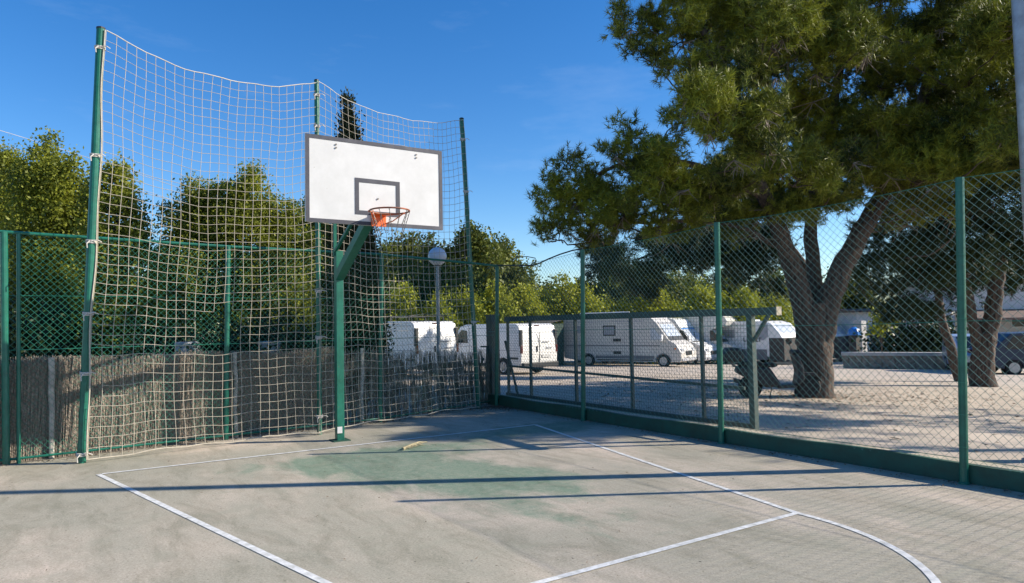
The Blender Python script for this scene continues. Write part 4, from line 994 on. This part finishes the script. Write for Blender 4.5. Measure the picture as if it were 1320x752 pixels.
def car(label, loc, rz, m_b, H=1.5, L=4.3):
    o = thing('parked_car', label, 'car', loc, rz, 'cars parked by the house'); W = 1.76; h = L/2
    prof = [(-h, .40), (-h-.02, .8), (-h+.12, 1.02), (-h+.45, 1.36), (-h+.75, H-.04), (-.1, H), (.45, H-.08), (1.15, 1.0), (h-.25, .86), (h, .66), (h, .34), (h-.1, .26)]
    prof += under(None, None, .26, (h-.85, -h+.8), .35)
    MB().prism(prof, -W/2, W/2).build('body', m_b, o, bevel=.05)
    for s in (-1, 1):
        side_plate(o, 'side_window', [(-.05, 1.0), (-.05, H-.13), (.40, H-.16), (.98, 1.0)], W, m_glass, s); side_plate(o, 'side_window', [(-h+.5, 1.02), (-h+.82, H-.13), (-.13, H-.12), (-.13, 1.0)], W, m_glass, s)
        side_plate(o, 'door_seam', [(-.10, .35), (-.10, .99), (-.08, .99), (-.08, .35)], W, m_black, s, .004)
        for x in (h-.85, -h+.8): wheel(o, x, s*(W/2-.1), .31, .19)
        MB().box((h-.1, s*.62, .70), (.2, .34, .14)).build('headlight', m_lens, o, bevel=.03); MB().box((-h+.02, s*.7, .86), (.12, .2, .2)).build('tail_light', m_red, o, bevel=.02)
        MB().box((.75, s*(W/2+.1), 1.02), (.1, .18, .13)).build('mirror', m_b, o, bevel=.03)
    slope_plate(o, 'windscreen', (.45, H-.08), (1.15, 1.0), 1.45, m_glass); slope_plate(o, 'rear_window', (-h+.12, 1.02), (-h+.45, 1.36), 1.4, m_glass)
    MB().box((h+.0, 0, .42), (.1, 1.6, .16)).build('front_bumper', m_black, o, bevel=.02); MB().box((-h-.02, 0, .42), (.1, 1.6, .16)).build('rear_bumper', m_black, o, bevel=.02)
    return o
A = rad(-146); car('silver car facing the court, left of the mossy pine trunk', place_near(1256, 29.5, (0, 0), A), A, m_silver, 1.6)
A = rad(-40); car('dark navy car right of the mossy pine trunk at the picture edge', place_near(1284, 26.5, (-2.1, -.85), A), A, m_navy, 1.65, 4.6)

# ------------------------------------------------------------------ scooter
A = rad(-38); Ds = D0-.45; P = at(1003, 505, Ds)
scs = .93
sc = thing('scooter', 'black motor scooter with top case parked against the big pine trunk', 'scooter', (P[0], P[1], terrain(P[0], P[1])), A)
for x, nm in ((-.62, 'rear'), (.68, 'front')):
    o = MB().lathe([(.14, -.06), (.23, -.06), (.265, -.03), (.265, .03), (.23, .06), (.14, .06)], (x, 0, .265), 20, 'Y').build('wheel', m_rubber, sc)
    MB().lathe([(.15, -.04), (.13, .04), (.03, .05)], (x, 0, .265), 12, 'Y').build('rim', m_rim, o)
MB().prism([(-.95, .62), (-.9, .76), (-.2, .72), (-.12, .60), (0, .40), (.05, .30), (-.3, .26), (-.6, .42)], -.17, .17).build('body', m_black, sc, bevel=.05)
MB().prism([(-.88, .76), (-.80, .86), (-.45, .86), (-.3, .80), (-.10, .83), (.0, .76), (-.1, .71)], -.15, .15).build('seat', m_rubber, sc, bevel=.04)
MB().prism([(-.05, .24), (-.05, .32), (.35, .34), (.38, .26)], -.18, .18).build('floorboard', m_black, sc, bevel=.02)
MB().prism([(.36, .30), (.42, .62), (.34, 1.0), (.42, 1.03), (.54, .72), (.56, .44), (.46, .34)], -.2, .2).build('leg_shield', m_black, sc, bevel=.05)
MB().prism([(.44, .48), (.52, .60), (.82, .58), (.94, .40), (.80, .50), (.6, .52)], -.09, .09).build('front_mudguard', m_black, sc, bevel=.02)
MB().tube([(.44, -.34, 1.06), (.40, -.15, 1.05), (.42, 0, 1.0), (.40, .15, 1.05), (.44, .34, 1.06)], .018, 8).build('handlebar', m_rubber, sc)
MB().prism([(.30, 1.0), (.32, 1.12), (.52, 1.10), (.58, .98)], -.14, .14).build('instrument_cowl', m_black, sc, bevel=.04)
for s in (-1, 1):
    o = MB().tube([(.42, s*.24, 1.05), (.38, s*.33, 1.25)], .008, 6).build('mirror_stalk', m_black, sc); MB().lathe([(.075, -.01), (.075, .01), (.04, .02)], (.38, s*.35, 1.29), 12, 'Y').build('mirror_glass', m_glass, o)
MB().prism([(-1.2, .86), (-1.24, 1.05), (-1.12, 1.18), (-.86, 1.18), (-.76, 1.0), (-.80, .86)], -.24, .24).build('top_case', m_black, sc, bevel=.06)
MB().beam((-.95, 0, .74), (-1.05, 0, .88), .16, .04).build('case_rack', m_steel, sc)
MB().tube([(-.62, .14, .30), (-.3, .16, .26), (-.95, .16, .42)], .05, 8).build('exhaust', m_steel, sc)
MB().tube([(-.1, .12, .26), (-.12, .26, .0)], .014, 6).build('side_stand', m_steel, sc)

sc.scale = (scs, scs, scs)
# ------------------------------------------------------------------ stone wall, hedge, houses
wa, wb = at(1086, 460, 34), at(1228, 460, 32)
wl = thing('stone_wall', 'low rough stone wall with pale flat cap right of the big pine', 'low wall', (wa[0], wa[1], terrain(wa[0], wa[1])))
dv = wb-wa; dv[2] = 0; ln_ = np.linalg.norm(dv); dv /= ln_; hwl = .62
ang = math.atan2(dv[1], dv[0]); wl.rotation_euler = (0, 0, ang); sl = (terrain(wb[0], wb[1])-terrain(wa[0], wa[1]))/ln_
mb = MB(); LL = ln_*1.25
xq = np.arange(0, LL, .28)
for x in xq:
    for z in np.arange(0, .72, .18):
        mb.box((x+.14+random.uniform(-.03, .03), 0, z+.09-.1+sl*x), (.27*random.uniform(.9, 1.02), .42+random.uniform(-.04, .04), .175*random.uniform(.9, 1.03)))
mb.add([(.02, -.17, -.3), (LL, -.17, -.3+sl*LL), (LL, .17, -.3+sl*LL), (.02, .17, -.3), (.02, -.17, .63), (LL, -.17, .63+sl*LL), (LL, .17, .63+sl*LL), (.02, .17, .63)], [(0, 1, 2, 3), (4, 5, 6, 7), (0, 1, 5, 4), (1, 2, 6, 5), (2, 3, 7, 6), (3, 0, 4, 7)])
mb.build('rubble', m_stone, wl)
MB().add([(-.05, -.26, .62), (LL, -.26, .62+sl*LL), (LL, .26, .62+sl*LL), (-.05, .26, .62), (-.05, -.26, .78), (LL, -.26, .78+sl*LL), (LL, .26, .78+sl*LL), (-.05, .26, .78)], [(0, 1, 2, 3), (4, 5, 6, 7), (0, 1, 5, 4), (1, 2, 6, 5), (2, 3, 7, 6), (3, 0, 4, 7)]).build('wall_cap', m_cap, wl)
for i, (u, v, r, lab) in enumerate([(1150, 430, 24, 'dark garden bush behind the stone wall, nearest the small house'), (1185, 425, 28, 'dark garden bush behind the middle of the stone wall'), (1215, 428, 24, 'dark garden bush behind the stone wall beside the cars')]):
    tree('garden_bush', lab, 'bush', base_at(u, 36), [pb(u, v, r, 36), pb(u-r*.6, v+12, r*.8, 36), pb(u+r*.6, v+12, r*.8, 36), pb(u, v+22, r*.9, 36)], m_hedge, 45, .12, .08, group='dark garden bushes behind the stone wall')
tree('lime_shrub', 'yellow leaved shrub in front of the small house', 'shrub', base_at(1137, 34), [pb(1136, 402, 10, 34), pb(1130, 414, 8, 34), pb(1142, 412, 9, 34), pb(1134, 425, 8, 34)], m_leafy, 70, .12, .04)
def house(label, u0, u1, vt, D, dp, roof_h, rz_extra=0, porch=False):
    P0 = at(u0, 440, D); P1_ = at(u1, 440, D); z = terrain(P0[0], P0[1]); top = at((u0+u1)/2, vt, D)[2]
    d = (P1_-P0)[:2]; Lh = np.linalg.norm(d); a_ = math.atan2(d[1], d[0])
    o = thing('house', label, 'house', (P0[0], P0[1], z), a_); H = top-z
    MB().box((Lh/2, dp/2, H/2), (Lh, dp, H)).build('wall', m_wallw, o)
    rf_ = MB(); n_ = int((Lh+.6)/.22)
    rf_.add([(-.3, -.35, H-.02), (Lh+.3, -.35, H-.02), (Lh+.3, dp/2, H+roof_h), (-.3, dp/2, H+roof_h), (-.3, dp+.35, H-.02), (Lh+.3, dp+.35, H-.02)], [(0, 1, 2, 3), (3, 2, 5, 4), (0, 3, 4), (1, 5, 2), (0, 4, 5, 1)])
    for k in range(n_+1): x = -.3+k*.22; rf_.tube([(x, -.38, H+.02), (x, dp/2, H+roof_h+.03)], .06, 6)
    rf_.build('roof', m_roof, o)
    for x in np.arange(1.2, Lh-.8, 2.6):
        f_ = MB().box((x, -.012, H*.52), (1.0, .03, 1.1)).build('window', m_board, o); MB().box((x, -.035, H*.52), (.84, .02, .94)).build('pane', m_glass, f_)
    f_ = MB().box((Lh*.5+.65, -.012, 1.05), (.95, .03, 2.1)).build('door', m_dark_grey, o)
    if porch:
        MB().add([(-.2, -2.4, 2.35), (Lh+.2, -2.4, 2.35), (Lh+.2, 0, 2.85), (-.2, 0, 2.85), (-.2, -2.4, 2.47), (Lh+.2, -2.4, 2.47), (Lh+.2, 0, 2.97), (-.2, 0, 2.97)], [(0, 1, 2, 3), (4, 5, 6, 7), (0, 1, 5, 4), (1, 2, 6, 5), (2, 3, 7, 6), (3, 0, 4, 7)]).build('porch_roof', m_roof, o)
        for x in np.arange(.3, Lh, 2.8): MB().box((x, -2.2, 1.17), (.28, .28, 2.34)).build('porch_pillar', m_wallw, o, bevel=.01)
    return o
house('white house with a tiled porch behind the right pine, cut by the picture edge', 1232, 1460, 362, 41, 6, 1.3, porch=True)
house('small grey outbuilding with dark roof above the stone wall end', 1106, 1130, 402, 43, 3, .15)
for k, (u, v) in enumerate(((1112, 412),)):
    P = at(u-3, 438, 40); bp = thing('block_pillar', 'pale block pillar in front of the small outbuilding', 'pillar', (P[0], P[1], terrain(P[0], P[1]))); hz = at(u, 413, 40)[2]-bp.location.z
    for i in range(int(hz/.25)): MB().box((.01*(i % 2), 0, .125+i*.25), (.5, .5, .24)).build('block', m_cap, bp, bevel=.015)

# ------------------------------------------------------------------ things over the cane screen
for (u0, u1, v0, v1, lab) in ((228, 258, 441, 462, 'grey tapered tub showing above the heather screen under the tear in the net'), (333, 361, 440, 462, 'grey square bin showing above the screen left of the middle net pole')):
    a_ = at(u0, v0, 12); b_ = at(u1, v0, 12); o = thing('grey_bin', lab, 'bin', ((a_[0]+b_[0])/2, (a_[1]+b_[1])/2, terrain(0, 5)), -YAW); hz = a_[2]-o.location.z; wd_ = np.linalg.norm(b_-a_)
    MB().lathe([(wd_*.36, 0), (wd_*.52, hz-.06)], (0, 0, 0), 4 if u0 > 300 else 16).build('bin_body', m_grey, o)
    MB().lathe([(wd_*.56, hz-.06), (wd_*.56, hz-.02), (wd_*.5, hz)], (0, 0, 0), 4 if u0 > 300 else 16).build('bin_lid', m_grey, o)
# overhead cables on the left
for (v0, v1, lab) in ((168, 243, 'upper overhead cable crossing the sky behind the left net pole'), (186, 262, 'lower overhead cable crossing the sky behind the left net pole')):
    pts = [at(-260+u, v0+(v1-v0)*(u-260)/260+8*((u-200)/300)**2, 24+u*.02) for u in np.linspace(0, 620, 20)]
    o = thing('overhead_cable', lab, 'cable', tuple(pts[0]), group='overhead cables'); rel(o, MB().tube(pts, .014, 5).build('cable_wire', m_galv))

# ------------------------------------------------------------------ small things on the court
P = ground(531, 577, 0); o = thing('dry_branch', 'dry yellow palm stalk lying on the court in front of the hoop', 'branch', tuple(P))
a1 = ground(519, 581, 0); a2 = ground(550, 573, 0)
rel(o, MB().tube([(a1[0], a1[1], .02), (P[0], P[1], .035), ((P[0]+a2[0])/2, (P[1]+a2[1])/2, .05), (a2[0], a2[1], .03)], [.022, .017, .012, .005], 6).build('stalk', m_dry))
mb = MB()
for k in range(8):
    t = random.uniform(.1, .8); q = a1+(a2-a1)*t; mb.tube([(q[0], q[1], .03), (q[0]+random.uniform(.04, .14), q[1]+random.uniform(-.04, .08), random.uniform(.01, .07))], [.008, .003], 4)
rel(o, mb.build('frond', m_dry))
V = []
def litter(n, fx, fy, s):
    for _ in range(n):
        c = np.array([fx(), fy(), .008+random.random()*.012]); a_ = rng.normal(size=3)*np.array([1, 1, .35])*s; b_ = rng.normal(size=3)*np.array([1, 1, .35])*s*.6
        V.extend([c-a_, c+b_, c+a_, c-b_])
litter(1500, lambda: 3.86-abs(random.gauss(0, .10)), lambda: random.uniform(-12, 3), .011)
litter(900, lambda: 3.9-abs(random.gauss(0, .35)), lambda: 2.6-abs(random.gauss(0, .35)), .014)
litter(380, lambda: random.uniform(-4, 3.8), lambda: random.uniform(-8, 1.2), .007)
for _ in range(900):
    x = random.uniform(-6, 3.8); y = float(np.interp(x, [p[0] for p in FA], [p[1] for p in FA]))-abs(random.gauss(0, .10)); c = np.array([x, y, .01]); a_ = rng.normal(size=3)*np.array([1, 1, .3])*.012; b_ = rng.normal(size=3)*np.array([1, 1, .3])*.008
    V.extend([c-a_, c+b_, c+a_, c-b_])
V2 = []
for _ in range(5200):
    a_ = random.uniform(0, 6.28); d_ = abs(random.gauss(0, 3.0))+.3; x = b0[0]+d_*math.cos(a_); y = b0[1]+d_*math.sin(a_)
    if random.random() < .35: x = random.uniform(4.5, 22); y = random.uniform(-8, 9)
    if x < 4.4: continue
    c = np.array([x, y, terrain(x, y)+.02+0.015*math.sin(x*.9+y*.4)*math.cos(y*.7)*(x > 5)]); q1 = rng.normal(size=3)*np.array([1, 1, .25]); q1 *= random.choice([.012, .02, .035]); q2 = rng.normal(size=3)*np.array([1, 1, .25])*.014
    V2.extend([c-q1, c+q2, c+q1, c-q2])
tag(np_mesh('pine_litter', np.array(V2), 4, m_litter), 'brown pine needles and grit strewn on the lot under the big pine', 'pine litter', kind='stuff')
tag(np_mesh('leaf_litter', np.array(V), 4, m_litter), 'dead leaves and needles scattered along the fence foot', 'leaf litter', kind='stuff')
